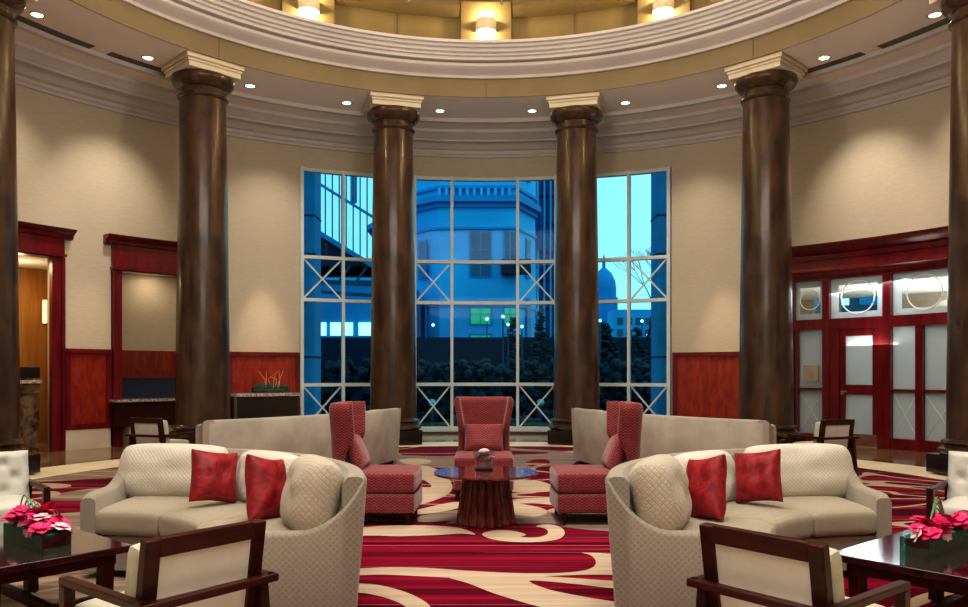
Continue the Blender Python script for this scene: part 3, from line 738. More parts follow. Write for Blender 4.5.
# red throw pillows
def rpil(label, x, y, z, yaw, lean, roll, seed, w=.40, h=.40):
    T = Matrix.Rotation(-R(lean), 4, 'X') @ Matrix.Rotation(R(roll), 4, 'Y')
    mb = MB(); mb.pillow(w, h, .15, T, 14, .09, .02, seed); o = mb.build('throw_pillow', M['redpil'])
    o.location = (x, y, z); o.rotation_euler = (0,0,R(yaw)); tag(o, label, 'pillow', 'red throw pillows on the curved sofas')
for s, sd in ((-1,'reception side'), (1,'entrance side')):
    rpil('red damask throw pillow between two cushions at far end of the %s sofa' % sd, s*1.86, 5.40, .685, s*-44, 14, s*-9, 1, .33, .36)
    rpil('red damask throw pillow beside the corner cushion of the %s sofa' % sd, s*1.37, 4.93, .672, s*-64, 14, s*-12, 5, .31, .41)

# ------------------------------------------------------------------ red wing chairs
def wing_chair(loc, rz, label):
    t = thing('wing_chair', label, 'armchair', loc, rz, group='red high backed chairs around the round table')
    for i, (z0, z1) in enumerate(((.10,.29),(.29,.475))):
        mb = MB(); hz = (z1-z0)/2
        mb.rbox((.325, .395, hz), .035, 7, puff=.012 if i else 0, fn=lambda q, z=(z0+z1)/2: q + Vector((0, .06, z))); mb.build('seat_cushion' if i else 'seat_base', M['wing'], t)
    for x in (-1,1):
        for y in (-.28,.38):
            mb = MB(); mb.tube([(x*.28,y,.12),(x*.285,y*1.02,.0)], .028, 4, .016); mb.build('leg', M['darkwood'], t)
    mb = MB(); nu, nv = 32, 24; g = {}
    def ss(x): x = max(0, min(1, x)); return x*x*(3-2*x)
    for j in range(nv+1):
        v = j/nv; z = .30 + .80*v
        W = .285 - .025*math.sin(math.pi*min(1, v/.9)) + .022*ss((v-.55)/.4)
        wing = .10 + .10*ss((v-.35)/.30); lean = -.285 - .03*v; rc = .09
        # plan path of the padded shell: wing tip - corner - back - corner - wing tip
        path = []; side = max(.01, wing-rc)
        L1, L2, L3 = side, rc*math.pi/2, 2*(W-rc); tot = 2*L1+2*L2+L3
        for i in range(nu+1):
            q = tot*i/nu
            if q < L1: p = (-W, lean+wing-q); nn = (1,0)
            elif q < L1+L2:
                a = (q-L1)/L2*math.pi/2; p = (-W+rc-rc*math.cos(a), lean+rc-rc*math.sin(a)); nn = (math.cos(a), math.sin(a))
            elif q < L1+L2+L3: p = (-W+rc+(q-L1-L2), lean); nn = (0,1)
            elif q < L1+2*L2+L3:
                a = (q-L1-L2-L3)/L2*math.pi/2; p = (W-rc+rc*math.sin(a), lean+rc-rc*math.cos(a)); nn = (-math.sin(a), math.cos(a))
            else: p = (W, lean+rc+(q-L1-2*L2-L3)); nn = (-1,0)
            path.append((p, nn))
        tp = .035*(1-.6*max(0,(v-.94)/.06)**2)
        for i, (p, nn) in enumerate(path):
            e = tp*(1 if 0 < i < nu else .25)
            g[(1,i,j)] = mb.bm.verts.new((p[0]+nn[0]*e, p[1]+nn[1]*e, z)); g[(0,i,j)] = mb.bm.verts.new((p[0]-nn[0]*e, p[1]-nn[1]*e, z))
    for j in range(nv):
        for i in range(nu):
            mb.face([g[(0,i,j)],g[(0,i,j+1)],g[(0,i+1,j+1)],g[(0,i+1,j)]]); mb.face([g[(1,i,j)],g[(1,i+1,j)],g[(1,i+1,j+1)],g[(1,i,j+1)]])
        for i in (0,nu): mb.face([g[(0,i,j)],g[(1,i,j)],g[(1,i,j+1)],g[(0,i,j+1)]])
    for i in range(nu):
        for j in (0,nv): mb.face([g[(0,i,j)],g[(0,i+1,j)],g[(1,i+1,j)],g[(1,i,j)]])
    mb.build('backrest', M['wing'], t, sharp=60)
    T = Matrix.Translation((0,-.135,.63)) @ Matrix.Rotation(R(24), 4, 'X')
    mb = MB(); mb.pillow(.45, .34, .14, T, 14, .05, .01, 2); mb.build('lumbar_cushion', M['wing'], t)
    return t
w0 = wing_chair((-.025,8.93,ZC), 180, 'red high backed chair facing forward behind the round table')
dup(w0, (-1.085,7.46,ZC), -92, 'red high backed chair at the round table, back toward the reception side')
dup(w0, (1.085,7.46,ZC), 92, 'red high backed chair at the round table, back toward the entrance side')

# ------------------------------------------------------------------ round table
t = thing('round_table', 'round rosewood table with fluted conical base between the red chairs', 'table', (0,7.28,ZC))
mb = MB(); mb.lathe([(0,.425),(.36,.425),(.44,.435),(.478,.448),(.482,.458),(.478,.467),(0,.468)], 72); mb.build('tabletop', M['redwood'], t)
mb = MB(); n = 18; rings = []
for z, r in ((0,.275),(.02,.275),(.40,.215),(.425,.215)):
    ring = []
    for k in range(n*8):
        a = 2*math.pi*k/(n*8); ph = (k % 8)/8.0
        f = 1.0 - .10*(1-abs(math.cos(math.pi*ph))) ; ring.append(mb.bm.verts.new((r*f*math.cos(a), r*f*math.sin(a), z)))
    rings.append(ring)
for a_, b_ in zip(rings, rings[1:]):
    L = len(a_)
    for k in range(L): mb.face([a_[k], a_[(k+1)%L], b_[(k+1)%L], b_[k]])
mb.face(rings[0][::-1]); mb.face(rings[-1]); mb.build('fluted_base', M['redwood'], t, sharp=25)
t = thing('flower_vase', 'small glass vase of pink blooms on the round table', 'vase', (-.02,7.42,.483))
mb = MB(); mb.lathe([(0,0),(.085,0),(.09,.012),(.07,.018),(0,.018)], 28); mb.build('vase_foot', M['black'], t)
mb = MB(); mb.lathe([(0,.02),(.082,.02),(.105,.185),(.101,.185),(.078,.028),(0,.028)], 32); mb.build('glass', M['clear'], t)
def blossom(mb, c, r, tilt):
    T = Matrix.Translation(c) @ Matrix.Rotation(tilt[0], 4, 'Z') @ Matrix.Rotation(tilt[1], 4, 'Y')
    for k in range(10):
        a = k*2*math.pi/5 + (.6 if k > 4 else 0); v = []; r = r if k != 5 else r*.72
        for (rr, w, z) in ((.05,.12,0 if k < 5 else .15),(.5,.46,.16 if k < 5 else .45),(.85,.44,.16 if k < 5 else .55),(1.08,.0,.06 if k < 5 else .5)):
            p1 = Vector((rr*math.cos(a)-w*math.sin(a), rr*math.sin(a)+w*math.cos(a), z))*r; p2 = Vector((rr*math.cos(a)+w*math.sin(a), rr*math.sin(a)-w*math.cos(a), z))*r
            if w == 0: v.append((mb.bm.verts.new(T@p1),))
            else: v.append((mb.bm.verts.new(T@p1), mb.bm.verts.new(T@p2)))
        for q in range(2): mb.face([v[q][0], v[q][1], v[q+1][1], v[q+1][0]])
        mb.face([v[2][0], v[2][1], v[3][0]])
    bmesh.ops.create_icosphere(mb.bm, subdivisions=1, radius=r*.22, matrix=T @ Matrix.Translation((0,0,r*.12)))
for k in range(7):
    a = k*2.4; r = .035*(k % 3); mb = MB(); blossom(mb, Vector((r*math.cos(a), r*math.sin(a), .075+.032*(k%4))), .052, (a, .6*math.sin(k*2)))
    mb.build('blossom', M['pink'] if k in (1,4) else (M['palepink'] if k % 2 else M['leaf']), t)

# ------------------------------------------------------------------ wooden frame armchairs
def wood_chair(loc, rz, label, tuft=False):
    """front is +Y"""
    t = thing('frame_armchair', label, 'armchair', loc, rz, group='tufted wood frame armchairs' if tuft else 'wood frame armchairs')
    wd = M['darkwood']; lean = math.tan(R(9))
    def by(z): return -.24 - (z-.40)*lean
    zt = .78; hw = .26
    mb = MB()
    for s in (-1,1): mb.bar((s*(hw-.03), by(.30), .30), (s*(hw-.03), by(zt-.001), zt-.001), .06, .045, up=(0,1,0))
    mb.bar((-hw+.059, by(zt-.035), zt-.035), (hw-.059, by(zt-.035), zt-.035), .045, .07)
    mb.bar((-hw+.059, by(.34), .34), (hw-.059, by(.34), .34), .04, .06)
    mb.build('back_frame', wd, t, bevel=.004)
    mb = MB(); mb.bar((0, by(.36)-.0, .36), (0, by(zt-.07), zt-.07), .404, .018, up=(0,1,0)); mb.build('back_panel', M['backpanel'], t)
    ys = .24
    # back cushion
    T = Matrix.Translation((0, by(.60)+.075, .60)) @ Matrix.Rotation(R(9), 4, 'X')
    mb = MB()
    if not tuft:
        mb.rbox((hw-.002, .05, .175), .03, 6, fn=lambda q: T @ (q+Vector((0,0,-.025))))
    else:
        n, m = 24, 20; g = {}
        tp = [(-.155,.0),(0,.0),(.155,.0),(-.08,.10),(.08,.10),(-.08,-.10),(.08,-.10)]
        for i in range(n+1):
            for j in range(m+1):
                x = (2*i/n-1)*.25; z = (2*j/m-1)*.19
                e = min(1, (1-abs(x)/.2501)*6, (1-abs(z)/.1901)*5); y = .03 + .035*max(0,e)**.5
                for (a, b) in tp:
                    d = math.hypot(x-a, z-b); y -= .035*math.exp(-(d/.028)**2)
                y -= .010*(math.exp(-(math.sin((x/.155+z/.2)*math.pi)/.18)**2) + math.exp(-(math.sin((x/.155-z/.2)*math.pi)/.18)**2))
                g[i,j,1] = mb.bm.verts.new(T @ Vector((x, y, z))); g[i,j,0] = mb.bm.verts.new(T @ Vector((x, -.04, z)))
        for i in range(n):
            for j in range(m):
                mb.face([g[i,j,1],g[i,j+1,1],g[i+1,j+1,1],g[i+1,j,1]]); mb.face([g[i,j,0],g[i+1,j,0],g[i+1,j+1,0],g[i,j+1,0]])
        for i in range(n):
            for j in (0,m): mb.face([g[i,j,0],g[i+1,j,0],g[i+1,j,1],g[i,j,1]])
        for j in range(m):
            for i in (0,n): mb.face([g[i,j,0],g[i,j,1],g[i,j+1,1],g[i,j+1,0]])
    mb.build('back_cushion', M['pearl'] if tuft else M['sage'], t, sharp=60)
    mb = MB(); mb.rbox((.242, .25, .055), .035, 7, puff=.03 if tuft else .012, fn=lambda q: q + Vector((0, .045, .395))); mb.build('seat_cushion', M['pearl'] if tuft else M['sage'], t)
    mb = MB(); mb.box((0,.25,.30),(.49,.03,.07)); mb.box((0,-.22,.30),(.49,.03,.07))
    for s in (-1,1): mb.box((s*.245,.02,.30),(.022,.46,.07))
    mb.box((0,.02,.325),(.48,.44,.02)); mb.build('seat_frame', wd, t, bevel=.003)
    for s in (-1,1):
        mb = MB(); mb.box((s*.27,-.03,.545),(.045,.64,.032)); mb.build('armrest', wd, t, bevel=.005)
        mb = MB(); mb.box((s*.27,.262,.272),(.045,.05,.515)); mb.build('leg', wd, t, bevel=.004)
        mb = MB(); mb.bar((s*.27,-.27,.53),(s*.27,-.33,.0), .04, .045, up=(0,1,0)); mb.build('leg', wd, t, bevel=.004)
    mb = MB(); mb.box((0,-.338,.545),(.585,.045,.032)); mb.build('rear_rail', wd, t, bevel=.005)
    return t
def chair_from_tops(pl, pr):
    pass
# foreground chairs: back top corners at (-1.237,2.838),(-.914,3.259)
def put(cx, cy, ang):       # ang: heading of +Y in math degrees; (cx,cy) = middle of the back top
    d = Vector((math.cos(R(ang)), math.sin(R(ang)))); off = .24 + .38*math.tan(R(9))
    return (cx + d.x*off, cy + d.y*off, ZC), ang-90
p, rz = put(-1.075, 3.05, 142.5); fc = wood_chair(p, rz, 'dark wood frame armchair with sage cushions, back to the viewer, reception side flower table')
p, rz = put(1.030, 2.972, 38.5); dup(fc, p, rz, 'dark wood frame armchair with sage cushions, back to the viewer, entrance side flower table')
p, rz = put(-4.50, 10.45, 70); dup(fc, p, rz, 'dark wood frame armchair behind the reception side sofa, near the desk niche')
p, rz = put(4.50, 10.1, 110); dup(fc, p, rz, 'dark wood frame armchair behind the entrance side sofa, near the glazed door')
p, rz = put(-3.74, 5.92, -48); tc = wood_chair(p, rz, 'pale tufted armchair across the flower table from the reception side armchair', True)
p, rz = put(3.74, 5.86, 228); dup(tc, p, rz, 'pale tufted armchair across the flower table from the entrance side armchair')

# ------------------------------------------------------------------ low tables with flowers
def low_table(ax, ay, u, v, label):
    """corner A, unit axes u (1.3 m) and v (.75 m)"""
    u = Vector((math.cos(R(u)), math.sin(R(u)))); v = Vector((math.cos(R(v)), math.sin(R(v))))
    c = Vector((ax, ay)) + u*.65 + v*.375
    t = thing('coffee_table', label, 'table', (c.x, c.y, ZC), math.degrees(math.atan2(u.y, u.x)), group='dark low tables with flowers')
    mb = MB(); mb.box((0,0,.418),(1.3,.75,.038)); mb.build('tabletop', M['tabletop'], t, bevel=.005)
    mb = MB(); 
    for y in (-.30,.30): mb.box((0,y,.365),(1.16,.03,.06))
    for x in (-.57,.57): mb.box((x,0,.365),(.03,.58,.06))
    mb.build('apron', M['darkwood'], t)
    for x in (-1,1):
        for y in (-1,1):
            mb = MB(); mb.bar((x*.54,y*.28,.398),(x*.50,y*.28,.0), .09, .06, up=(0,1,0)); mb.build('leg', M['darkwood'], t, bevel=.004)
    mb = MB(); mb.bar((-.52,0,.14),(.52,0,.14), .04, .05)
    for x in (-.52,.52): mb.bar((x,-.27,.14),(x,.27,.14), .04, .05)
    mb.build('stretcher', M['darkwood'], t)
    return t
low_table(-1.94, 4.34, 140, 230, 'dark lacquered low table on the reception side, holding a flower tray')
low_table(1.80, 4.147, 40, -50, 'dark lacquered low table on the entrance side, holding a flower tray')
def tray(x, y, rz, label, seed):
    rnd = random.Random(seed)
    t = thing('flower_tray', label, 'flower arrangement', (x, y, .4505), rz, group='orchid trays on the low tables')
    L, W, Hh = .27, .07, .095
    mb = MB(); th = .006
    mb.box((0,0,.005),(2*L,2*W,.01))
    for s in (-1,1): mb.box((0,s*W,Hh/2),(2*L,th,Hh)); mb.box((s*L,0,Hh/2),(th,2*W,Hh))
    mb.build('glass_trough', M['tealglass'], t)
    mb = MB(); mb.rbox((L-.012,W-.012,.043), .02, 8, fn=lambda q: q + Vector((0,0,.055 + .008*noise.noise(q*30)))); mb.build('moss', M['moss'], t)
    for k in range(26):
        f = k/25; c = Vector((-L*.9+1.8*L*f, rnd.uniform(-.06,.06), Hh + rnd.uniform(.0,.09)*(1.2-abs(2*f-1)*.7)))
        mb = MB(); blossom(mb, c, rnd.uniform(.044,.060), (rnd.uniform(0,6.28), rnd.uniform(-1.1,1.1))); mb.build('blossom', M['pink'] if k % 6 else M['palepink'], t)
    for k in range(8):
        x0 = L*rnd.uniform(-.6,.6); mb = MB(); blossom(mb, Vector((x0, rnd.choice((-1,1))*W*1.05, Hh-.01)), .022, (rnd.uniform(0,6.28), 1.2)); mb.build('bud', M['palepink'], t)
    for k in range(4):
        x0 = -L*.45 + k*.03; mb = MB()
        mb.tube([(x0+.20*math.sin(q*math.pi/10)*.0 + .22*q/10, .01*k, Hh + (.13+.015*k)*math.sin(q*math.pi/10)) for q in range(11)], .0045, 5); mb.build('grass_blade', M['leaf'], t)
    return t
tray(-2.47, 4.34, 140, 'glass trough of pink orchids on the reception side low table', 3)
tray(2.41, 4.22, 38, 'glass trough of pink orchids on the entrance side low table', 9)

# ------------------------------------------------------------------ outside
mb = MB(); mb.box((0,75,-.3),(160,114,.3)); struct('ground', mb, M['xground'], 'dark paving outside the window', 'ground')
for s, lb in ((-1,'console side'),(1,'cherry panel side')):
    t = thing('facade_pier', 'dusk blue clad outer pier flanking the window on the %s' % lb, 'pier', (s*4.42,18.75,-.15), group='outer piers beside the window')
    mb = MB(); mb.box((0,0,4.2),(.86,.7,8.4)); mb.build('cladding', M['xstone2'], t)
    for z in (1.9, 4.3, 5.2, 7.0):
        mb = MB(); mb.box((0,0,z),(.88,.72,.04)); mb.build('joint', M['xdark'], t)
# low wall and hedge
mb = MB(); mb.box((0,31,1.3),(44,.5,2.9)); o = mb.build('garden_wall', M['xdark']); tag(o, 'long dark garden wall beyond the hedge', 'wall')
mb = MB(); rnd = random.Random(4)
for k in range(1500):
    x = rnd.uniform(-11,11); z = rnd.uniform(-.1,1.7); y = 25 + rnd.uniform(-.5,.5); r = rnd.uniform(.09,.2)
    bmesh.ops.create_icosphere(mb.bm, subdivisions=1, radius=r, matrix=Matrix.Translation((x,y,z)) @ Matrix.Rotation(rnd.random()*3,4,'X'))
o = mb.build('hedge', M['hedge'], sharp=10); tag(o, 'dark clipped hedge running across the window', 'hedge', kind='stuff')
# central classical corner building
t = thing('corner_building', 'pale stone classical corner building with a heavy cornice', 'building', (0,52,0))
def fac(z0, z1, grow=0):
    g = grow
    return [(-8.6-g,9),(-5.2-g*.6,1.2-g),(-3.0-g*.4,-1-g),(1.9+g*.4,-1-g),(3.4+g*.6,2.6-g),(4.4+g,18),(-8.6-g,18)], z0, z1
def prism(mb, poly, z0, z1):
    a = [mb.bm.verts.new((x,y,z0)) for x,y in poly]; b = [mb.bm.verts.new((x,y,z1)) for x,y in poly]; L = len(poly)
    for i in range(L): mb.face([a[i],a[(i+1)%L],b[(i+1)%L],b[i]])
    mb.face(a[::-1]); mb.face(b)
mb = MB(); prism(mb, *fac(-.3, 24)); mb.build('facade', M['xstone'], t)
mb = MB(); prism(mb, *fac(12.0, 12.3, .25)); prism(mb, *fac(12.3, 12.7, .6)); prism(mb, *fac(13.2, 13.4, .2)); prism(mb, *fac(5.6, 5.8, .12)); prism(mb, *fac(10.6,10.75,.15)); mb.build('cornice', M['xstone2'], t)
for k in range(11):
    mb = MB(); x = -3.0+k*.45; mb.box((x,-1.25,12.95),(.2,.25,.5)); mb.build('baluster', M['xstone'], t)
def fwin(x, z, w, h, mat, y=-1.02, rz=0):
    mb = MB(); mb.box((x,y,z),(w+.25,.08,h+.25),rz=rz); f = mb.build('window', M['xstone2'], t)
    mb = MB(); mb.box((x,y-.06,z),(w,.06,h),rz=rz); mb.build('pane', mat, f)
    mb = MB(); mb.box((x,y-.10,z),(.07,.04,h),rz=rz); mb.box((x,y-.10,z+h*.1),(w,.04,.07),rz=rz); mb.build('muntin', M['xstone2'], f)
for x in (-.35, 1.55 ):
    w = 1.25 if x < 0 else .7
    fwin(x, 9.0, w, 2.8, M['xwin']); fwin(x, 15.5, w, 2.6, M['xwin']); fwin(x, 5.0 if x<0 else 5.0, w, 1.0, M['greenglow']) ; fwin(x, 3.2, w, 1.1, M['greenglow'])
for k in range(3):
    for z in (4.6, 8.8, 15.5): fwin(-4.2-0.05*k-k*2.9, z, .8, 2.3, M['xwin'], y=-.1+ (k*4.2) , rz=-56)
for z in (5, 9, 15.5): fwin(2.85, z, .5, 2.4, M['xwin'], y=1.0, rz=66)
mb = MB(); mb.box((1.9,-1.6,8.1),(1.9,.9,.9)); mb.build('awning', M['xdark'], t)
# tower with fins
t = thing('office_tower', 'tall dusk blue office tower with vertical fins right of the stone building', 'building', (7.1,74,0))
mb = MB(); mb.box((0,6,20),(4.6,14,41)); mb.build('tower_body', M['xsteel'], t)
for k in range(9):
    mb = MB(); mb.box((-2.3+k*.575,-1.15,20),(.16,.35,41)); mb.build('fin', M['xstone'], t)
for k in range(14):
    mb = MB(); mb.box((0,-1.04,2+k*2.6),(4.6,.08,.25)); mb.build('floor_band', M['xdark'], t)
# covered bridge on the left
t = thing('covered_footbridge', 'glazed footbridge roof descending across the window beside the console', 'bridge', (0,25,0))
mb = MB(); z = lambda x: 5.95 - (x+5.6)*.62
v = [(-9,z(-9)),(-3.05,z(-3.05)),(-3.05,z(-3.05)-.3),(-3.6,4.75),(-9,4.75)]
a = [mb.bm.verts.new((x,0,zz)) for x,zz in v]; b = [mb.bm.verts.new((x,3,zz)) for x,zz in v]
for i in range(5): mb.face([a[i],a[(i+1)%5],b[(i+1)%5],b[i]])
mb.face(a); mb.face(b[::-1]); mb.build('soffit', M['xdark'], t)
mb = MB(); mb.bar((-9,-.05,z(-9)+.05),(-3.0,-.05,z(-3.0)+.05), .2, .14); mb.bar((-9,-.05,z(-9)+1.6),(-3.0,-.05,z(-3.0)+1.6), .08, .08); mb.build('handrail', M['xstone2'], t)
for k in range(26):
    x = -8.6+k*.22; mb = MB(); mb.bar((x,-.02,z(x)),(x,-.02,10), .035, .035); mb.build('mullion', M['xsteel'], t)
mb = MB(); mb.bar((-9,0,4.5),(-3.3,0,4.15),.12,.12); mb.bar((-9,0,4.2),(-3.3,0,3.8),.10,.10)
for k in range(9): mb.bar((-8+k*.55,0,4.2),(-7.6+k*.55,0,4.75),.07,.07)
mb.build('truss', M['xsteel'], t)
t = thing('side_office', 'dusk blue office block seen through the vestibule window', 'building', (15.5,36,0))
mb = MB(); mb.box((0,3,4),(11,6,8.3)); mb.build('walls', M['xwin'], t)
for i in range(8):
    for j in range(3):
        mb = MB(); mb.box((-4.6+i*1.3,-.05,1.6+j*1.7),(.8,.1,1.1)); mb.build('window', M['xstone'] if (i+j)%3 else M['lampglow'] if i == 4 else M['xstone2'], t)
# left low building with lit windows
t = thing('low_shop_building', 'low dusk blue building with a bright lit window strip behind the footbridge', 'building', (-9,46,0))
mb = MB(); mb.box((0,3,3.2),(9.2,6,7)); mb.build('walls', M['xstone2'], t)
mb = MB(); mb.box((0,-.1,6.9),(9.4,.5,.4)); mb.build('parapet', M['xstone'], t)
for x, w in ((-1.6,2.6),(.6,1.3),(2.6,2.0)):
    mb = MB(); mb.box((x,-.05,3.9),(w,.1,.75)); mb.build('lit_window', M['glow'], t)
t = thing('domed_building', 'distant domed building standing against the pale sky', 'building', (18.2,122,0))
mb = MB(); mb.box((0,0,5),(5,6,10)); mb.box((0,0,11),(3.6,4,3.5)); mb.build('block', M['xstone2'], t)
mb = MB(); mb.lathe([(1.9,12.7),(1.9,14.2),(1.75,15.4),(1.2,16.6),(.5,17.3),(.25,17.5),(.25,18.3),(.08,19.4),(0,19.6)], 24); mb.build('dome', M['xstone2'], t)
t = thing('distant_block', 'pale distant office block below the open sky', 'building', (21,105,0))
mb = MB(); mb.box((0,0,4.5),(9,5,10)); mb.build('walls', M['xstone'], t)
for i in range(7):
    for j in range(3):
        mb = MB(); mb.box((-3.6+i*1.2,-2.55,5+j*1.5),(.7,.1,.9)); mb.build('window', M['xwin'], t)
# evergreen trees
def tree(loc, h, r, label, seed):
    rnd = random.Random(seed); t = thing('evergreen_tree', label, 'tree', loc, group='dark trees outside the window')
    mb = MB(); mb.tube([(0,0,0),(0,0,h*.9)], r*.1, 6, .02); mb.build('trunk', M['xdark'], t)
    mb = MB()
    for k in range(150):
        f = rnd.random()**.8; a = rnd.random()*6.28; rr = r*(1-f)*rnd.uniform(.5,1)+.05; s = rnd.uniform(.16,.34)*(1.1-.6*f)*r
        bmesh.ops.create_icosphere(mb.bm, subdivisions=1, radius=s, matrix=Matrix.Translation((rr*math.cos(a), rr*math.sin(a), h*(.12+.86*f))) @ Matrix.Rotation(a,4,'Z') @ Matrix.Diagonal((1.3,.7,.5,1)))
    o = mb.build('crown', M['hedge'], t, sharp=10)
for k, (px, py, Y, r, lb) in enumerate(((513,316,28,.62,'pointed dark tree before the stone corner building'),(541,308,30,.62,'pointed dark tree at the foot of the office tower'),(606,322,28.5,.95,'broad dark tree right behind the window column, entrance side'),(637,326,26.6,.55,'slender dark tree between the lit gaps'),(655,312,29.3,.6,'dark tree close against the outer dusk blue pier'))):
    X = (px-486)/790*Y; h = 1.4+(372-py)*Y/790; tree((X,Y,-.15), h+.15, r, lb, k+11)
t = thing('bare_tree', 'leafless tree with fine branches against the sky', 'tree', (6.0,30,-.15))
mb = MB(); rnd = random.Random(5)
def branch(p, d, L, r, n):
    q = p + d*L; mb.tube([p, (p+q)/2 + Vector((rnd.uniform(-.05,.05),0,0))*L, q], r, 4, r*.6)
    if n == 0: return
    for k in range(3 if n > 1 else 2):
        nd = (d + Vector((rnd.uniform(-.75,.75), rnd.uniform(-.4,.4), rnd.uniform(-.1,.4)))).normalized(); branch(q, nd, L*.68, r*.6, n-1)
branch(Vector((0,0,0)), Vector((0,0,1)), 2.3, .07, 5); mb.build('branches', M['xdark'], t)
# little garden lamps and far lights
l0 = None
for x, y, z, lb in ((-1.5,22,.6,'round glowing garden lamp seen low in the pane near the console side column'),(1.52,22,.6,'round glowing garden lamp seen low in the pane near the entrance side column')):
    t = thing('garden_lamp', lb, 'lamp', (x,y,-.15), group='garden lamps outside the window')
    mb = MB(); mb.tube([(0,0,0),(0,0,z)], .03, 8); mb.build('post', M['xsteel'], t)
    mb = MB(); mb.lathe([(0,-.1),(.07,-.08),(.11,0),(.07,.08),(0,.1)], 16, (0,0,z+.1)); mb.build('globe', M['xcanopy'], t)
for k, (px, py) in enumerate(((503,318),(508,326),(522,328),(600,322),(642,322),(648,336),(433,326),(487,320))):
    Y = 27.0 if px > 500 and px < 640 else 40; X = (px-486)/790*Y; z = 1.4+(372-py)*Y/790
    t = thing('street_lamp', ('glowing street lamp with slim post, %s' % ['left of the first pointed tree','against the first pointed tree','between the two pointed trees','over the broad dark tree','in the gap beside the slender tree','lower in the gap beside the slender tree','beside the footbridge truss','at the foot of the stone building'][k]), 'street lamp', (X,Y,-.15), group='street lamps outside')
    mb = MB(); mb.tube([(0,0,0),(0,0,z+.1)], .03, 6); mb.build('post', M['xsteel'], t)
    mb = MB(); r = .055 if Y < 30 else .08; mb.lathe([(0,-r),(r*.7,-r*.7),(r,0),(r*.7,r*.7),(0,r)], 12, (0,0,z+.2)); mb.build('globe', M['lampglow'], t)

# ------------------------------------------------------------------ world
w = bpy.data.worlds.new('dusk'); bpy.context.scene.world = w; w.use_nodes = True; nt = w.node_tree
bg = nt.nodes['Background']; tc = nt.nodes.new('ShaderNodeTexCoord'); mp = nt.nodes.new('ShaderNodeMapping'); mp.inputs['Scale'].default_value = (2,2,9)
nt.links.new(tc.outputs['Generated'], mp.inputs[0])
f = noise_n(nt, mp.outputs[0], 1.6, 5, .5)
sp = nt.nodes.new('ShaderNodeSeparateXYZ'); nt.links.new(tc.outputs['Generated'], sp.inputs[0])
g = math_n(nt, 'MULTIPLY_ADD', sp.outputs[0], 1.6, .42)
c = mix_c(nt, g, (.09,.54,.68), (.50,.80,.82)); c = mix_c(nt, math_n(nt,'MULTIPLY',f,.45), c, (.75,.95,.95))
nt.links.new(c, bg.inputs[0]); bg.inputs[1].default_value = 1.2

# ------------------------------------------------------------------ lights
def light(kind, name, loc, energy, col, target=None, **kw):
    l = bpy.data.lights.new(name, kind); l.energy = energy; l.color = col
    for k, v in kw.items(): setattr(l, k, v)
    o = bpy.data.objects.new(name, l); COL.objects.link(o); o.location = loc
    if target is not None: o.rotation_euler = (Vector(target)-Vector(loc)).to_track_quat('-Z','Y').to_euler()
    return o
    return o
warm = (1,.88,.74); soft = (1,.92,.82)
for k in range(24):
    a = 7.4+15*k - (.3 if k else 0)
    p = pol(7.25, a, 6.66); light('SPOT', 'downlight_lamp', p, 130, warm, pol(7.6, a, 0), spot_size=R(75), spot_blend=.8, shadow_soft_size=.08)
# wall washers
for a, zt, e in ((-50.5,4.2,420),(-30.5,4.0,260),(51,4.4,420),(30,3.8,240),(-63,4.6,260),(63,4.6,260)):
    light('SPOT', 'wall_washer', pol(7.35, a, 6.65), e*.8, (1,.90,.74), pol(9.2, a, zt), spot_size=R(62), spot_blend=1.0, shadow_soft_size=.1)
# panel accents
for a, e in ((-52.4,90),(-31,150),(33,120)):
    light('SPOT', 'panel_accent', pol(8.2, a, 5.0), e*2.6, (1,.75,.5), pol(9.2, a, 1.2), spot_size=R(30), spot_blend=1.0, shadow_soft_size=.05)
light('AREA', 'dome_fill', (0,CY,10.3), 620, (1,.89,.76), (0,CY,0), shape='DISK', size=9).visible_glossy = False  # unseen disc added high in the drum as general fill
light('POINT', 'cornice_fill', (0,CY,5.3), 330, (1,.90,.80), shadow_soft_size=.5).visible_glossy = False  # unseen point fill added mid-room to brighten cornice, beam and drum
light('AREA', 'uplight_fill', (0,CY,3.4), 170, (1,.90,.76), (0,CY,9), shape='DISK', size=7).visible_glossy = False
light('AREA', 'foreground_fill', (0,3.5,6.5), 300, soft, (0,6.5,0), shape='RECTANGLE', size=8, size_y=2.5)  # unseen area fill added over the front seating
light('AREA', 'rear_fill', (0,.2,4.3), 70, (1,.94,.86), (0,4.2,.6), shape='RECTANGLE', size=5, size_y=1.2)
light('SPOT', 'seating_spot', (-1.2,1.5,6.5), 290, soft, (-2.3,5.4,.4), spot_size=R(50), spot_blend=.9, shadow_soft_size=.25)
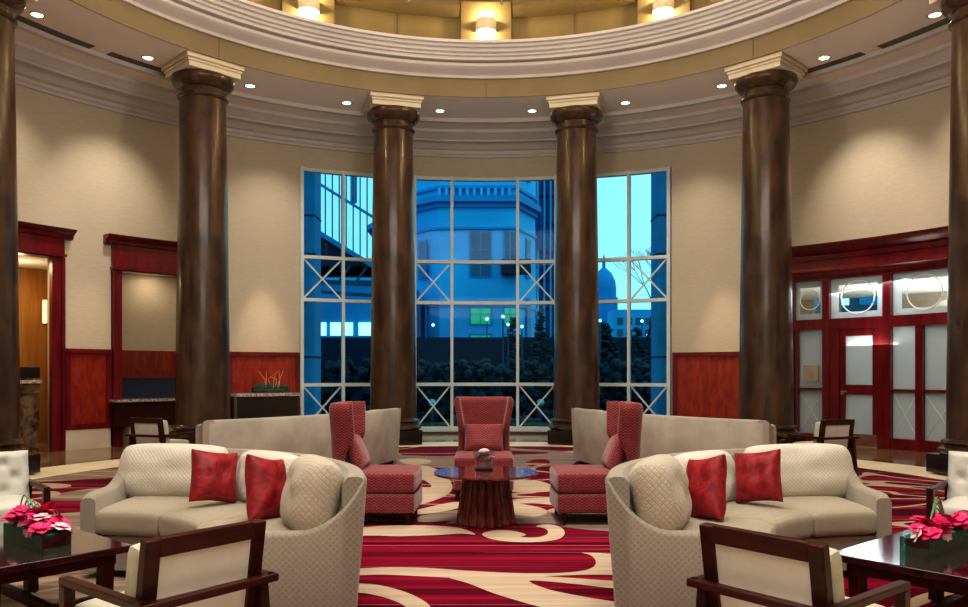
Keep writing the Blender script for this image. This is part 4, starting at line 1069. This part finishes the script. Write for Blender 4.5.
light('SPOT', 'seating_spot', (1.2,1.5,6.5), 290, soft, (2.3,5.4,.4), spot_size=R(50), spot_blend=.9, shadow_soft_size=.25)
light('SPOT', 'table_spot', (0,6.0,9.5), 700, soft, (0,7.6,.4), spot_size=R(32), spot_blend=.9, shadow_soft_size=.2)
light('SPOT', 'carpet_spot', (0,2.5,9.5), 350, soft, (0,5.6,.0), spot_size=R(36), spot_blend=.9, shadow_soft_size=.3)
for a in (0,-30,30,60,-60,90,-90):
    for dz in (-.17,.17): light('POINT', 'sconce_lamp', pol(6.40, a, 8.1+dz), 55, (1,.84,.46), shadow_soft_size=.04)
light('AREA', 'reception_light', pol(10.4,-60,3.38), 40, (1,.75,.42), pol(10.4,-60,0), shape='RECTANGLE', size=1.6, size_y=.7)
light('POINT', 'reception_glow', pol(10.3,-56.5,3.0), 14, (1,.80,.5), shadow_soft_size=.1)
light('AREA', 'niche_light', pol(9.85,-43,3.4), 7, (1,.82,.58), pol(10.0,-43,0), shape='DISK', size=.3)
light('AREA', 'vestibule_light', pol(10.8,55,1.9), 130, (1,.95,.86), pol(10.8,55,5), shape='RECTANGLE', size=4, size_y=1.5)
light('AREA', 'vestibule_light', pol(10.9,53,2.98), 110, (.85,.94,1), pol(10.8,55,0), shape='RECTANGLE', size=4, size_y=1.5)

# ------------------------------------------------------------------ camera
cam = bpy.data.cameras.new('camera'); co = bpy.data.objects.new('camera', cam); COL.objects.link(co)
co.location = (0,0,1.4); co.rotation_euler = (R(90),0,0)
cam.sensor_width = 36; cam.sensor_fit = 'HORIZONTAL'; cam.lens = 790/968*36; cam.shift_y = 68.5/968; cam.shift_x = -2/968
cam.clip_start = .05; cam.clip_end = 400
sc = bpy.context.scene; sc.camera = co
sc.view_settings.view_transform = 'Standard'; sc.view_settings.look = 'Medium High Contrast'; sc.view_settings.exposure = 0
sc.cycles.max_bounces = 8; sc.cycles.diffuse_bounces = 3; sc.cycles.glossy_bounces = 3; sc.cycles.transparent_max_bounces = 12
sc.cycles.sample_clamp_indirect = 4; sc.cycles.caustics_reflective = False; sc.cycles.caustics_refractive = False
